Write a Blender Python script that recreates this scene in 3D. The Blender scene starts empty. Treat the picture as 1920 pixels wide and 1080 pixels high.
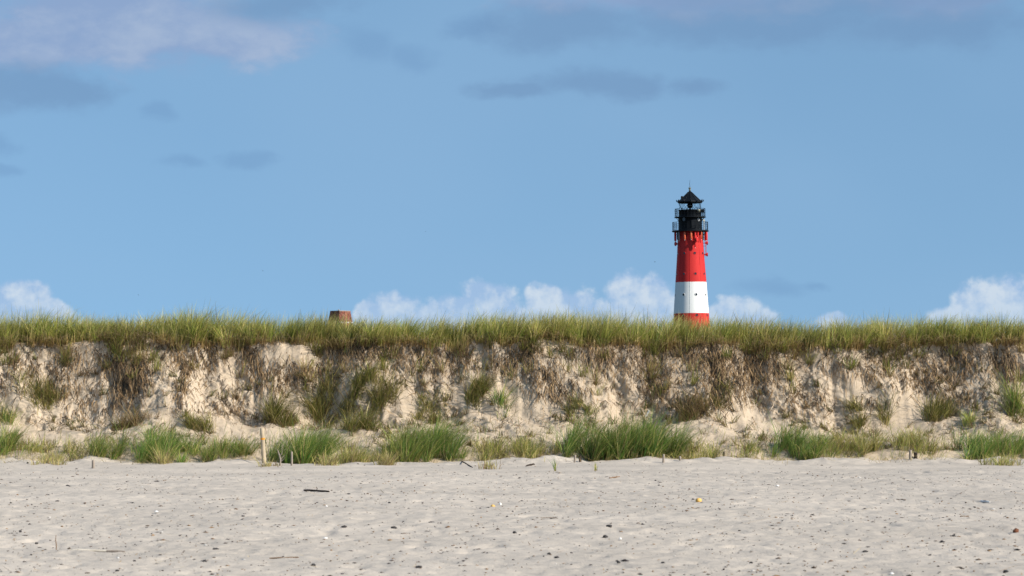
import bpy, math
import numpy as np
from mathutils import Vector

# ------------------------------------------------------------------ camera, sky, sun, exposure
scene = bpy.context.scene
COL = scene.collection
R = math.radians
FPX = 1920 * 100.0 / 36.0            # focal length in photograph pixels
CAM_Z, HOR = 1.6, 732.0

cam_d = bpy.data.cameras.new("camera")
cam_d.lens = 100.0
cam_d.sensor_width = 36.0
cam_d.shift_y = (HOR - 540.0) / 1920.0
cam_d.clip_start = 0.5
cam_d.clip_end = 20000.0
cam_d.dof.use_dof = True
cam_d.dof.focus_distance = 78.0
cam_d.dof.aperture_fstop = 5.6
cam = bpy.data.objects.new("camera", cam_d)
cam.location = (0, 0, CAM_Z)
cam.rotation_euler = (R(90), 0, 0)
COL.objects.link(cam)
scene.camera = cam

SUN_EL, SUN_AZ = 33.0, 118.0         # azimuth clockwise from the view direction
EXPOSURE = 0.30
SKY_STRENGTH = 0.117
sun_vec = Vector((math.sin(R(SUN_AZ)) * math.cos(R(SUN_EL)), math.cos(R(SUN_AZ)) * math.cos(R(SUN_EL)), math.sin(R(SUN_EL))))
sun_d = bpy.data.lights.new("sun", 'SUN')
sun_d.energy = 5.0
sun_d.angle = R(0.53)
sun_d.color = (1.0, 0.93, 0.82)
sun = bpy.data.objects.new("sun", sun_d)
sun.rotation_euler = sun_vec.to_track_quat('Z', 'Y').to_euler()
sun.location = (40, -30, 60)
COL.objects.link(sun)

scene.view_settings.view_transform = 'Standard'
scene.view_settings.look = 'None'
scene.view_settings.gamma = 1.0
scene.view_settings.use_curve_mapping = False
scene.view_settings.exposure = EXPOSURE
scene.cycles.max_bounces = 5
scene.cycles.diffuse_bounces = 2
scene.cycles.glossy_bounces = 2
scene.cycles.transmission_bounces = 4
scene.cycles.caustics_reflective = False
scene.cycles.caustics_refractive = False


class X:
    """a node socket with arithmetic"""
    tree = None

    def __init__(s, sock): s.s = sock

    @staticmethod
    def m(op, *a, clamp=False):
        n = X.tree.nodes.new('ShaderNodeMath'); n.operation = op; n.use_clamp = clamp
        for i, v in enumerate(a):
            if isinstance(v, X): X.tree.links.new(v.s, n.inputs[i])
            else: n.inputs[i].default_value = float(v)
        return X(n.outputs[0])

    def __add__(s, o): return X.m('ADD', s, o)
    def __radd__(s, o): return X.m('ADD', o, s)
    def __sub__(s, o): return X.m('SUBTRACT', s, o)
    def __rsub__(s, o): return X.m('SUBTRACT', o, s)
    def __mul__(s, o): return X.m('MULTIPLY', s, o)
    def __rmul__(s, o): return X.m('MULTIPLY', o, s)
    def __truediv__(s, o): return X.m('DIVIDE', s, o)
    def max(s, o): return X.m('MAXIMUM', s, o)
    def min(s, o): return X.m('MINIMUM', s, o)


def sstep(x, a, b):
    n = X.tree.nodes.new('ShaderNodeMapRange'); n.interpolation_type = 'SMOOTHSTEP'
    X.tree.links.new(x.s, n.inputs[0])
    n.inputs[1].default_value = a; n.inputs[2].default_value = b
    return X(n.outputs[0])


def noise_n(vec, scale, detail=4.0, rough=0.5, off=(0, 0, 0), stretch=(1, 1, 1)):
    mp = X.tree.nodes.new('ShaderNodeMapping')
    mp.inputs['Location'].default_value = off; mp.inputs['Scale'].default_value = stretch
    X.tree.links.new(vec.s, mp.inputs[0])
    n = X.tree.nodes.new('ShaderNodeTexNoise'); n.noise_dimensions = '3D'
    n.inputs['Scale'].default_value = scale; n.inputs['Detail'].default_value = detail
    n.inputs['Roughness'].default_value = rough
    X.tree.links.new(mp.outputs[0], n.inputs['Vector'])
    return X(n.outputs[0])


def mixc(f, a, b):
    n = X.tree.nodes.new('ShaderNodeMix'); n.data_type = 'RGBA'
    if isinstance(f, X): X.tree.links.new(f.s, n.inputs[0])
    else: n.inputs[0].default_value = f
    for k, v in ((6, a), (7, b)):
        if isinstance(v, X): X.tree.links.new(v.s, n.inputs[k])
        else: n.inputs[k].default_value = (*v, 1.0)
    return X(n.outputs[2])


def build_world():
    w = bpy.data.worlds.new("World"); scene.world = w; w.use_nodes = True
    w.cycles.sampling_method = 'MANUAL'; w.cycles.sample_map_resolution = 512
    t = w.node_tree; X.tree = t
    for n in list(t.nodes): t.nodes.remove(n)
    out = t.nodes.new('ShaderNodeOutputWorld'); bg = t.nodes.new('ShaderNodeBackground')
    t.links.new(bg.outputs[0], out.inputs[0])
    tc = t.nodes.new('ShaderNodeTexCoord')
    D = X(tc.outputs['Generated'])
    sp = t.nodes.new('ShaderNodeSeparateXYZ'); t.links.new(D.s, sp.inputs[0])
    dx, dy, dz = (X(o) for o in sp.outputs)
    # clear sky: the low sky over the sea air is as blue as the sky a few degrees up
    cb = t.nodes.new('ShaderNodeCombineXYZ')
    t.links.new(dx.s, cb.inputs[0]); t.links.new(dy.s, cb.inputs[1])
    t.links.new((dz.max(0.0) * 0.72 + 0.27).s, cb.inputs[2])
    sky = t.nodes.new('ShaderNodeTexSky'); sky.sky_type = 'NISHITA'; sky.sun_disc = False
    sky.sun_elevation = R(SUN_EL); sky.sun_rotation = R(SUN_AZ)
    sky.altitude = 0; sky.air_density = 1.0; sky.dust_density = 0.5; sky.ozone_density = 1.6
    nv = t.nodes.new('ShaderNodeVectorMath'); nv.operation = 'NORMALIZE'
    t.links.new(cb.outputs[0], nv.inputs[0]); t.links.new(nv.outputs[0], sky.inputs[0])
    tn = t.nodes.new('ShaderNodeVectorMath'); tn.operation = 'MULTIPLY'; tn.inputs[1].default_value = (1.0, 1.15, 1.13)
    t.links.new(sky.outputs[0], tn.inputs[0]); base = X(tn.outputs[0])
    # sphere coordinates in thousandths of a focal-length pixel
    u = X.m('ARCTAN2', dx, dy) * 5.3333
    hor = X.m('SQRT', dx * dx + dy * dy).max(0.001)
    v = dz / hor * 5.3333
    sc = t.nodes.new('ShaderNodeVectorMath'); sc.operation = 'SCALE'
    t.links.new(D.s, sc.inputs[0]); sc.inputs[3].default_value = 5.3333
    P = X(sc.outputs[0])
    outside = sstep(X.m('ABSOLUTE', u), 1.02, 1.35)

    def px(x, y): return (x - 960) / 1000.0, (732 - y) / 1000.0

    def cone(uu, vv, cx, cy, rx, ry):
        a, b = px(cx, cy)
        du = (uu - a) * (1000.0 / rx); dv = (vv - b) * (1000.0 / ry)
        return 1.0 - X.m('SQRT', du * du + dv * dv)

    # ---- far cumulus bank
    n1 = noise_n(P, 9.0, 3, 0.5) - 0.5
    n2 = noise_n(P, 9.0, 3, 0.5, off=(3.1, 7.7, 1.3)) - 0.5
    uw = u + n1 * 0.085; vw = v + n2 * 0.07
    cum = [(60, 572, 62, 46), (15, 590, 60, 52), (120, 596, 50, 34), (735, 592, 58, 40), (700, 600, 40, 32), (840, 600, 70, 40),
           (915, 578, 74, 56), (960, 600, 60, 52), (1030, 572, 46, 44), (1075, 580, 48, 54), (1120, 600, 70, 50), (1180, 565, 66, 60),
           (1225, 560, 46, 50), (1240, 595, 70, 66), (1385, 596, 66, 42), (1425, 606, 50, 36), (1330, 602, 50, 34), (1568, 604, 36, 26),
           (1840, 572, 64, 54), (1890, 570, 60, 56), (1790, 600, 60, 38), (1950, 590, 90, 70), (900, 614, 280, 46), (1150, 612, 220, 62), (60, 618, 160, 50)]
    f = None
    for c in cum:
        k = cone(uw, vw, *c)
        f = k if f is None else f.max(k)
    big = noise_n(P, 1.6, 2, 0.5, off=(5, 2, 0))
    gen = (big - 0.47) * 5.0 - (vw - 0.11) * 7.0
    f = f.max(gen * outside - 2.0 * (1.0 - outside))
    billow = noise_n(P, 19.0, 7, 0.58)
    fd = f + (billow - 0.5) * 1.15
    alpha = sstep(fd, 0.0, 0.36)
    bl2 = noise_n(P, 19.0, 7, 0.58, off=(-0.012, 0.004, -0.016))
    rel = X.m('ADD', 0.5, (billow - bl2) * 3.4 + (n2 - 0.0) * 1.6 + (fd - 0.55) * 0.35, clamp=True)  # lit and shaded sides of the cloud lobes, put into the colour
    lowfade = sstep(v, 0.10, 0.19)
    ccol = mixc(rel, (0.36, 0.52, 0.76), (0.66, 0.745, 0.84))
    ccol = mixc(lowfade * 0.6 + 0.4, (0.46, 0.61, 0.80), ccol)  # haze low on the bank, painted into the cloud colour
    # ---- high thin grey cloud
    h1 = noise_n(P, 5.0, 5, 0.55, off=(9, 1, 4), stretch=(1, 1, 1.6)) - 0.5
    h2 = noise_n(P, 5.0, 5, 0.55, off=(2, 8, 5), stretch=(1, 1, 1.6)) - 0.5
    uh = u + h1 * 0.22; vh = v + h2 * 0.09
    wisp = noise_n(P, 8.0, 6, 0.55, off=(4, 4, 4), stretch=(1, 1, 2.0)) - 0.5
    wisp = wisp + (noise_n(P, 30.0, 5, 0.6, off=(6, 2, 9), stretch=(1, 1, 1.6)) - 0.5) * 0.35

    def layer(lst, lo=-0.08, hi=0.55, amp=1.1):
        g = None
        for c in lst:
            k = cone(uh, vh, *c[:4]) * c[4] if len(c) > 4 else cone(uh, vh, *c)
            g = k if g is None else g.max(k)
        return sstep(g + wisp * amp, lo, hi)

    genh = noise_n(P, 0.9, 5, 0.55, off=(1, 3, 2), stretch=(1, 1, 2.2))
    above = sstep(v, 0.78, 0.95).max(outside * sstep(v, 0.5, 0.7))
    gh = sstep(genh, 0.52, 0.72) * above
    light = layer([(230, 45, 330, 110), (60, 85, 300, 60), (400, 65, 200, 70), (1250, -15, 360, 60), (1760, 0, 190, 50)])
    dark = layer(lo=-0.05, hi=0.8, lst=[(40, 168, 190, 60), (120, 175, 110, 50), (520, 5, 200, 50), (1420, 40, 420, 60), (1080, 50, 270, 65), (1760, 55, 300, 60),
                  (1560, 5, 620, 70), (1090, 162, 190, 42), (1190, 172, 110, 36), (950, 176, 120, 26), (1315, 170, 80, 34)])
    faint = layer([(680, 90, 95, 50), (770, 115, 75, 40), (470, 305, 75, 22), (335, 303, 60, 24), (288, 218, 55, 24), (5, 272, 50, 26), (0, 322, 50, 18),
                   (1450, 538, 95, 26), (1520, 530, 60, 18), (880, 50, 60, 40)], -0.05, 0.8, 0.8)
    strength = SKY_STRENGTH
    inv = 1.0 / strength
    def C(r, g, b): return (r * inv, g * inv, b * inv)
    def K(c, k=1.0):
        n = t.nodes.new('ShaderNodeVectorMath'); n.operation = 'SCALE'; n.inputs[3].default_value = inv * k
        t.links.new(c.s, n.inputs[0]); return X(n.outputs[0])
    EX = 2 ** (-EXPOSURE)
    def CE(r, g, b): return C(r * EX, g * EX, b * EX)
    col = base
    # slow unevenness of the air
    col = mixc(sstep(noise_n(P, 1.3, 2, 0.5, off=(2, 2, 7), stretch=(1, 1, 2)), 0.35, 0.7) * 0.30, col, CE(0.285, 0.475, 0.71))
    col = mixc(light * 0.80, col, mixc(sstep(wisp + h2, -0.15, 0.35), CE(0.28, 0.38, 0.60), CE(0.405, 0.49, 0.66)))
    col = mixc(dark * 0.64, col, CE(0.175, 0.31, 0.52))
    col = mixc(faint * 0.32, col, CE(0.15, 0.29, 0.52))
    col = mixc(gh * 0.6, col, CE(0.27, 0.37, 0.60))
    col = mixc(alpha * 0.86, col, K(ccol, EX))
    t.links.new(col.s, bg.inputs[0]); bg.inputs[1].default_value = strength


build_world()

# ------------------------------------------------------------------ numeric helpers
rng = np.random.default_rng(11)


def perlin(x, y, seed=0):
    x = np.asarray(x, float); y = np.asarray(y, float)
    xi = np.floor(x).astype(np.int64); yi = np.floor(y).astype(np.int64)
    xf = x - xi; yf = y - yi

    def g(ix, iy):
        h = (ix * 374761393 + iy * 668265263 + seed * 1442695041) & 0xffffffff
        h = ((h ^ (h >> 13)) * 1274126177) & 0xffffffff
        h = (h ^ (h >> 16)) & 0xffff
        return h * (2 * np.pi / 65536.0)
    def dot(ix, iy, fx, fy):
        a = g(ix, iy); return np.cos(a) * fx + np.sin(a) * fy
    u = xf * xf * xf * (xf * (xf * 6 - 15) + 10); v = yf * yf * yf * (yf * (yf * 6 - 15) + 10)
    a = dot(xi, yi, xf, yf); b = dot(xi + 1, yi, xf - 1, yf)
    c = dot(xi, yi + 1, xf, yf - 1); d = dot(xi + 1, yi + 1, xf - 1, yf - 1)
    return (a + u * (b - a)) * (1 - v) + (c + u * (d - c)) * v


def fbm(x, y, octs=4, seed=0, gain=0.5):
    s = 0; a = 1.0; f = 1.0
    for o in range(octs):
        s = s + a * perlin(x * f + 17.3 * o, y * f - 9.1 * o, seed + o); a *= gain; f *= 2.03
    return s


def cells(x, y, seed=0):
    """distance to border and a random value for jittered cells"""
    xi = np.floor(x).astype(np.int64); yi = np.floor(y).astype(np.int64)
    d1 = np.full(x.shape, 9.0); d2 = np.full(x.shape, 9.0); val = np.zeros(x.shape)
    for ox in (-1, 0, 1):
        for oy in (-1, 0, 1):
            ix = xi + ox; iy = yi + oy
            h = (ix * 374761393 + iy * 668265263 + seed * 97531) & 0xffffffff
            h = ((h ^ (h >> 13)) * 1274126177) & 0xffffffff
            r1 = (h & 1023) / 1023.0; r2 = ((h >> 10) & 1023) / 1023.0; r3 = ((h >> 20) & 1023) / 1023.0
            d = np.hypot(ix + r1 - x, iy + r2 - y)
            near = d < d1
            d2 = np.where(near, d1, np.minimum(d2, d)); val = np.where(near, r3, val); d1 = np.where(near, d, d1)
    return d2 - d1, val


def smooth01(x, a, b):
    t = np.clip((x - a) / (b - a), 0, 1); return t * t * (3 - 2 * t)


def np_mesh(name, verts, faces, mat, cols=None, smooth=True, parent=None):
    """faces: (n,3) or (n,4) int array"""
    me = bpy.data.meshes.new(name)
    verts = np.ascontiguousarray(verts, np.float32); faces = np.ascontiguousarray(faces, np.int32)
    nf, k = faces.shape
    me.vertices.add(len(verts)); me.vertices.foreach_set('co', verts.ravel())
    me.loops.add(nf * k); me.loops.foreach_set('vertex_index', faces.ravel())
    me.polygons.add(nf); me.polygons.foreach_set('loop_start', np.arange(0, nf * k, k, dtype=np.int32))
    me.polygons.foreach_set('loop_total', np.full(nf, k, np.int32))
    me.update(calc_edges=True)
    if smooth: me.polygons.foreach_set('use_smooth', np.ones(nf, bool))
    if cols is not None:
        a = me.color_attributes.new('col', 'FLOAT_COLOR', 'POINT')
        c4 = np.ones((len(verts), 4), np.float32); c4[:, :3] = cols
        a.data.foreach_set('color', c4.ravel())
    me.materials.append(mat)
    o = bpy.data.objects.new(name, me); COL.objects.link(o)
    if parent: o.parent = parent
    return o


def grid_faces(nr, nc):
    i = np.arange(nr - 1)[:, None] * nc + np.arange(nc - 1)[None, :]
    return np.stack([i, i + 1, i + nc + 1, i + nc], -1).reshape(-1, 4)


def tag(o, label=None, cat=None, group=None, kind=None):
    if label: o['label'] = label
    if cat: o['category'] = cat
    if group: o['group'] = group
    if kind: o['kind'] = kind
    return o


class MB:
    """collects shapes, links them as one mesh object"""
    def __init__(s): s.v = []; s.f = []; s.sm = []

    def add(s, vs, fs, smooth=False):
        b = len(s.v); s.v += [tuple(p) for p in vs]; s.f += [tuple(i + b for i in f) for f in fs]; s.sm += [smooth] * len(fs)
        return s

    def box(s, c, size, rot=None):
        hx, hy, hz = (k / 2 for k in size)
        vs = [Vector((sx * hx, sy * hy, sz * hz)) for sx in (-1, 1) for sy in (-1, 1) for sz in (-1, 1)]
        if rot is not None: vs = [rot @ p for p in vs]
        c = Vector(c); vs = [p + c for p in vs]
        return s.add(vs, [(0, 1, 3, 2), (4, 6, 7, 5), (0, 4, 5, 1), (2, 3, 7, 6), (0, 2, 6, 4), (1, 5, 7, 3)])

    def tube(s, pts, rad, seg=6, smooth=True):
        pts = [Vector(p) for p in pts]
        if not hasattr(rad, '__len__'): rad = [rad] * len(pts)
        vs = []; fs = []
        for i, p in enumerate(pts):
            d = (pts[min(i + 1, len(pts) - 1)] - pts[max(i - 1, 0)]).normalized()
            a = d.orthogonal().normalized() if abs(d.z) < 0.95 else Vector((1, 0, 0))
            a = (a - d * a.dot(d)).normalized(); b = d.cross(a)
            for k in range(seg):
                t = 2 * math.pi * k / seg
                vs.append(p + (a * math.cos(t) + b * math.sin(t)) * rad[i])
        for i in range(len(pts) - 1):
            for k in range(seg):
                k2 = (k + 1) % seg
                fs.append((i * seg + k, i * seg + k2, (i + 1) * seg + k2, (i + 1) * seg + k))
        s.add(vs, fs, smooth)
        n = len(pts) - 1
        s.add(vs[:seg], [tuple(range(seg))[::-1]]); s.add(vs[n * seg:], [tuple(range(seg))])
        return s

    def lathe(s, prof, seg=48, smooth=True, origin=(0, 0, 0), axis='Z', a0=0.0, a1=2 * math.pi, phase=0.0):
        full = abs(a1 - a0 - 2 * math.pi) < 1e-6
        n = seg if full else seg + 1
        vs = []; fs = []
        for (r, z) in prof:
            for k in range(n):
                t = a0 + (a1 - a0) * k / seg + phase
                vs.append((origin[0] + r * math.sin(t), origin[1] - r * math.cos(t), origin[2] + z))
        for i in range(len(prof) - 1):
            for k in range(seg):
                k2 = (k + 1) % n
                fs.append((i * n + k, i * n + k2, (i + 1) * n + k2, (i + 1) * n + k))
        return s.add(vs, fs, smooth)

    def build(s, name, mat, parent=None):
        me = bpy.data.meshes.new(name)
        me.from_pydata(s.v, [], s.f)
        me.polygons.foreach_set('use_smooth', s.sm)
        me.materials.append(mat); me.update()
        o = bpy.data.objects.new(name, me); COL.objects.link(o)
        if parent: o.parent = parent
        return o


def empty(name, loc, rot=(0, 0, 0)):
    o = bpy.data.objects.new(name, None); COL.objects.link(o); o.location = loc; o.rotation_euler = rot
    o.empty_display_size = 0.3
    return o


# ------------------------------------------------------------------ materials
def new_mat(name):
    m = bpy.data.materials.new(name); m.use_nodes = True
    t = m.node_tree; X.tree = t
    b = t.nodes.get('Principled BSDF')
    return m, t, b


def obj_vec(t):
    tc = t.nodes.new('ShaderNodeTexCoord'); return X(tc.outputs['Object'])


def bump(t, b, h, strength, dist):
    n = t.nodes.new('ShaderNodeBump'); n.inputs['Strength'].default_value = strength; n.inputs['Distance'].default_value = dist
    t.links.new(h.s, n.inputs['Height']); t.links.new(n.outputs[0], b.inputs['Normal'])


def mat_sand(name, ca, cb, speck, bstr, bdist, scale=1.0, attr=True):
    m, t, b = new_mat(name); v = obj_vec(t)
    big = sstep(noise_n(v, 0.35 * scale, 4, 0.55), 0.35, 0.65)
    mid = noise_n(v, 5.0 * scale, 5, 0.6)
    fine = noise_n(v, 34.0 * scale, 4, 0.7)
    col = mixc(big * 0.5 + sstep(mid, 0.3, 0.7) * 0.5, ca, cb)
    col = mixc(sstep(fine, 0.58, 0.74) * 0.5, col, speck)
    if attr:
        a = t.nodes.new('ShaderNodeVertexColor'); a.layer_name = 'col'
        mu = t.nodes.new('ShaderNodeMix'); mu.data_type = 'RGBA'; mu.blend_type = 'MULTIPLY'; mu.inputs[0].default_value = 1.0
        t.links.new(col.s, mu.inputs[6]); t.links.new(a.outputs[0], mu.inputs[7]); col = X(mu.outputs[2])
    t.links.new(col.s, b.inputs['Base Color'])
    b.inputs['Roughness'].default_value = 0.95; b.inputs['Specular IOR Level'].default_value = 0.1
    bump(t, b, mid * 0.6 + fine * 0.5 + noise_n(v, 13.0 * scale, 3, 0.6) * 0.5, bstr, bdist)
    return m


def mat_plant(name, transl=0.35):
    m, t, b = new_mat(name)
    a = t.nodes.new('ShaderNodeVertexColor'); a.layer_name = 'col'
    t.links.new(a.outputs[0], b.inputs['Base Color'])
    b.inputs['Roughness'].default_value = 0.55; b.inputs['Specular IOR Level'].default_value = 0.25
    tr = t.nodes.new('ShaderNodeBsdfTranslucent'); t.links.new(a.outputs[0], tr.inputs[0])
    mx = t.nodes.new('ShaderNodeMixShader'); mx.inputs[0].default_value = transl
    out = t.nodes.get('Material Output')
    t.links.new(b.outputs[0], mx.inputs[1]); t.links.new(tr.outputs[0], mx.inputs[2]); t.links.new(mx.outputs[0], out.inputs[0])
    return m


def mat_attr(name, rough=0.9):
    m, t, b = new_mat(name)
    a = t.nodes.new('ShaderNodeVertexColor'); a.layer_name = 'col'
    t.links.new(a.outputs[0], b.inputs['Base Color']); b.inputs['Roughness'].default_value = rough
    b.inputs['Specular IOR Level'].default_value = 0.15
    return m


def mat_paint(name, col, rough=0.5, var=0.12, scale=1.5, dirt=None, spec=0.3):
    m, t, b = new_mat(name); v = obj_vec(t)
    n = noise_n(v, scale, 5, 0.6, stretch=(1, 1, 0.35))
    dk = tuple(c * (1 - var * 2) for c in col); lt = tuple(min(1, c * (1 + var)) for c in col)
    c = mixc(sstep(n, 0.25, 0.75), dk, lt)
    if dirt:
        s = noise_n(v, scale * 2.2, 5, 0.65, off=(3, 1, 2), stretch=(1, 1, 0.12))
        c = mixc(sstep(s, 0.60, 0.8) * 0.5, c, dirt)
    t.links.new(c.s, b.inputs['Base Color']); b.inputs['Roughness'].default_value = rough
    b.inputs['Specular IOR Level'].default_value = spec
    bump(t, b, noise_n(v, scale * 5, 3, 0.5), 0.15, 0.01)
    return m


def mat_wood(name, ca, cb, stretch=(1, 1, 0.08), scale=60):
    m, t, b = new_mat(name); v = obj_vec(t)
    g = noise_n(v, scale, 4, 0.6, stretch=stretch); k = noise_n(v, 6, 3, 0.5)
    t.links.new(mixc(sstep(g, 0.3, 0.7) * 0.7 + k * 0.3, ca, cb).s, b.inputs['Base Color'])
    b.inputs['Roughness'].default_value = 0.85; b.inputs['Specular IOR Level'].default_value = 0.15
    bump(t, b, g, 0.5, 0.006)
    return m


M = {}
M['beach'] = mat_sand('beach_sand', (0.55, 0.478, 0.400), (0.43, 0.38, 0.325), (0.20, 0.17, 0.14), 0.8, 0.025)
M['dune'] = mat_sand('dune_sand', (0.55, 0.448, 0.335), (0.44, 0.35, 0.255), (0.28, 0.20, 0.135), 0.8, 0.03)
M['grass'] = mat_plant('marram_grass', 0.42)
M['dead'] = mat_plant('dead_grass', 0.2)
M['litter'] = mat_attr('beach_litter')
M['red'] = mat_paint('red_paint', (0.58, 0.036, 0.034), 0.6, 0.09, 0.6, dirt=(0.40, 0.035, 0.038), spec=0.10)
M['white'] = mat_paint('white_paint', (0.80, 0.80, 0.78), 0.65, 0.02, 0.6, dirt=(0.60, 0.59, 0.55), spec=0.1)
M['black'] = mat_paint('black_paint', (0.006, 0.008, 0.011), 0.45, 0.2, 1.0, spec=0.15)
M['copper'] = mat_paint('weathered_metal', (0.16, 0.17, 0.13), 0.6, 0.2, 3.0)
M['grey_metal'] = mat_paint('grey_metal', (0.30, 0.31, 0.32), 0.45, 0.1, 3.0)
M['cream'] = mat_paint('cream_plastic', (0.72, 0.68, 0.52), 0.5, 0.05, 3.0)
M['orange'] = mat_paint('orange_antenna', (0.66, 0.13, 0.055), 0.45, 0.08, 2.0)
M['dark_glass'] = mat_paint('dark_glass', (0.012, 0.014, 0.018), 0.08, 0.1, 1.0, spec=0.6)
M['brick'] = mat_paint('brick', (0.29, 0.085, 0.06), 0.85, 0.40, 6.0, spec=0.1)
M['mortar'] = mat_paint('mortar', (0.36, 0.30, 0.25), 0.95, 0.1, 6.0, spec=0.1)
M['thatch'] = mat_paint('thatch', (0.16, 0.13, 0.09), 0.95, 0.25, 6.0, spec=0.05)
M['wall'] = mat_paint('white_wall', (0.75, 0.74, 0.70), 0.8, 0.05, 1.0, spec=0.1)
M['post'] = mat_wood('post_wood', (0.36, 0.285, 0.19), (0.50, 0.41, 0.29))
M['grey_wood'] = mat_wood('grey_wood', (0.20, 0.165, 0.13), (0.36, 0.30, 0.25))
M['dark_wood'] = mat_wood('dark_wood', (0.022, 0.016, 0.013), (0.06, 0.042, 0.032), stretch=(0.08, 1, 1))
M['brown_wood'] = mat_wood('brown_wood', (0.15, 0.085, 0.045), (0.26, 0.16, 0.085), stretch=(0.08, 1, 1))
M['pale_wood'] = mat_wood('pale_wood', (0.62, 0.54, 0.42), (0.74, 0.66, 0.54), stretch=(0.08, 1, 1))
M['band'] = mat_paint('yellow_band', (0.75, 0.30, 0.02), 0.6, 0.1, 8.0)
M['weed'] = mat_paint('seaweed', (0.035, 0.031, 0.030), 0.6, 0.5, 25.0)
M['rust'] = mat_paint('rust_brown', (0.16, 0.06, 0.028), 0.8, 0.3, 25.0)
M['stone'] = mat_paint('yellow_stone', (0.70, 0.42, 0.12), 0.6, 0.15, 20.0)
M['shell'] = mat_paint('shell_white', (0.80, 0.78, 0.74), 0.5, 0.06, 20.0)
M['bird'] = mat_paint('bird_dark', (0.02, 0.02, 0.022), 0.7, 0.2, 20.0)
mg, tg, bg_ = new_mat('lantern_glass')
bg_.inputs['Base Color'].default_value = (0.93, 0.97, 0.97, 1); bg_.inputs['Roughness'].default_value = 0.02
bg_.inputs['Transmission Weight'].default_value = 1.0; bg_.inputs['IOR'].default_value = 1.02
M['glass'] = mg

# ------------------------------------------------------------------ beach
def stretched(lo, hi, step, far, n):
    core = np.arange(lo, hi + step / 2, step)
    k = np.linspace(0, 1, n + 1)[1:]
    g = step * n * k + (far - step * n) * k ** 4
    return np.concatenate([(lo - g)[::-1], core, hi + g])


def beach_h(x, y):
    rise = -0.05 * smooth01(y, 48, 62) + 0.05 * smooth01(y, 64.5, 67.0)
    h = rise + 0.05 * fbm(x * 0.16, y * 0.10, 3, 3)
    lip = smooth01(y, 61.5, 65.8)
    h = h + lip * (0.19 * fbm(x * 0.55, y * 0.5, 3, 9) + 0.05 * fbm(x * 2.2, y * 1.6, 3, 10))
    rough = 1.0 - 0.72 * smooth01(y, 55, 62)
    h = h + rough * (0.018 * fbm(x * 1.7, y * 1.3, 3, 21) + 0.017 * fbm(x * 5.2, y * 4.0, 3, 31))
    dent = np.clip(perlin(x * 2.6, y * 1.7, 41) - 0.22, 0, 1)
    h = h - rough * (0.10 * dent + 0.045 * np.clip(perlin(x * 5.5, y * 3.4, 42) - 0.18, 0, 1))
    # long low berm across the near right
    h = h + 0.035 * np.exp(-((y - 32.5 - 0.05 * x) / 0.9) ** 2) * smooth01(x, -2.5, 1.0)
    h = h + 0.03 * np.exp(-((y - 37.0 + 0.03 * x) / 1.2) ** 2) * smooth01(-x, -1, 2.0)
    return h


bx = stretched(-15, 15, 0.042, 900, 26)
ys = [21.0]
while ys[-1] < 68.5: ys.append(ys[-1] + 0.055 + 0.0017 * (ys[-1] - 21))
by = np.concatenate([-np.geomspace(500, 1, 12) + 21, np.array(ys), 68.5 + np.array([1.0, 3.0])])
GX, GY = np.meshgrid(bx, by)
GZ = beach_h(GX, GY)
GZ = GZ * smooth01(-np.abs(GX), -400, -60)
GZ = GZ - 0.5 * smooth01(GY, 67.3, 69.5)
tint = 1.0 + (0.08 * fbm(GX * 0.5, GY * 0.22, 4, 77) + 0.09 * fbm(GX * 0.10, GY * 0.55, 4, 78))[..., None] * np.array([1.0, 1.0, 1.0])
beach = np_mesh('beach', np.stack([GX, GY, GZ], -1).reshape(-1, 3), grid_faces(*GX.shape), M['beach'], cols=tint.reshape(-1, 3))
tag(beach, 'pale grey sandy beach scattered with dark bits, in front of the dune', kind='structure')


def beach_at(X_, Y_):
    """point of the beach seen at photograph pixel"""
    d = FPX * CAM_Z / max(Y_ - HOR, 1)
    for _ in range(12):
        x = (X_ - 960) / FPX * d
        z = float(beach_h(np.array([x]), np.array([d]))[0])
        d = 0.5 * d + 0.5 * FPX * (CAM_Z - z) / (Y_ - HOR)
    return Vector(((X_ - 960) / FPX * d, d, z))


# ------------------------------------------------------------------ dune (talus, eroded scarp, crest, land behind)
dxs = stretched(-15.5, 15.5, 0.030, 7000, 30)
rows = []        # (segment, fraction)
segn = [26, 62, 110, 10, 14, 6, 4, 4, 4, 4]
for si, n in enumerate(segn):
    for k in range(n): rows.append((si, k / n))
rows.append((len(segn) - 1, 1.0))
xs = dxs
inner = smooth01(-np.abs(xs), -120, -30)
PX = 960 + xs * FPX / 70.0
edge_px = np.interp(PX, [-300, 0, 120, 250, 300, 420, 560, 690, 800, 900, 1010, 1150, 1300, 1450, 1600, 1760, 1880, 2200],
                    [652, 650, 650, 641, 645, 652, 648, 650, 652, 647, 643, 648, 652, 655, 655, 650, 646, 650])
y_e = 70.0 + 0.45 * fbm(xs * 0.35, xs * 0 + 3.3, 3, 5) + 0.12 * fbm(xs * 2.0, xs * 0 + 1.3, 3, 6)
z_e = CAM_Z + (HOR - edge_px) * y_e / FPX + 0.07 + (0.06 * fbm(xs * 1.6, xs * 0 + 8.3, 3, 8) + 0.035 * fbm(xs * 5.0, xs * 0 + 1.3, 2, 12)) * inner - 0.28 * inner * np.clip(fbm(xs * 0.95, xs * 0 + 5.5, 3, 9) - 0.10, 0, 0.6)
z_sb = 0.84 + 0.42 * fbm(xs * 0.30, xs * 0 + 6.1, 3, 15)
y_sb = y_e - 1.15 + 0.3 * fbm(xs * 0.5, xs * 0 + 2.1, 2, 16)
one = np.ones_like(xs)
toe = 66.05 + (0.42 * fbm(xs * 0.28, xs * 0 + 4.4, 3, 18) + 0.22 * fbm(xs * 1.3, xs * 0 + 7.4, 3, 19)) * inner
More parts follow.
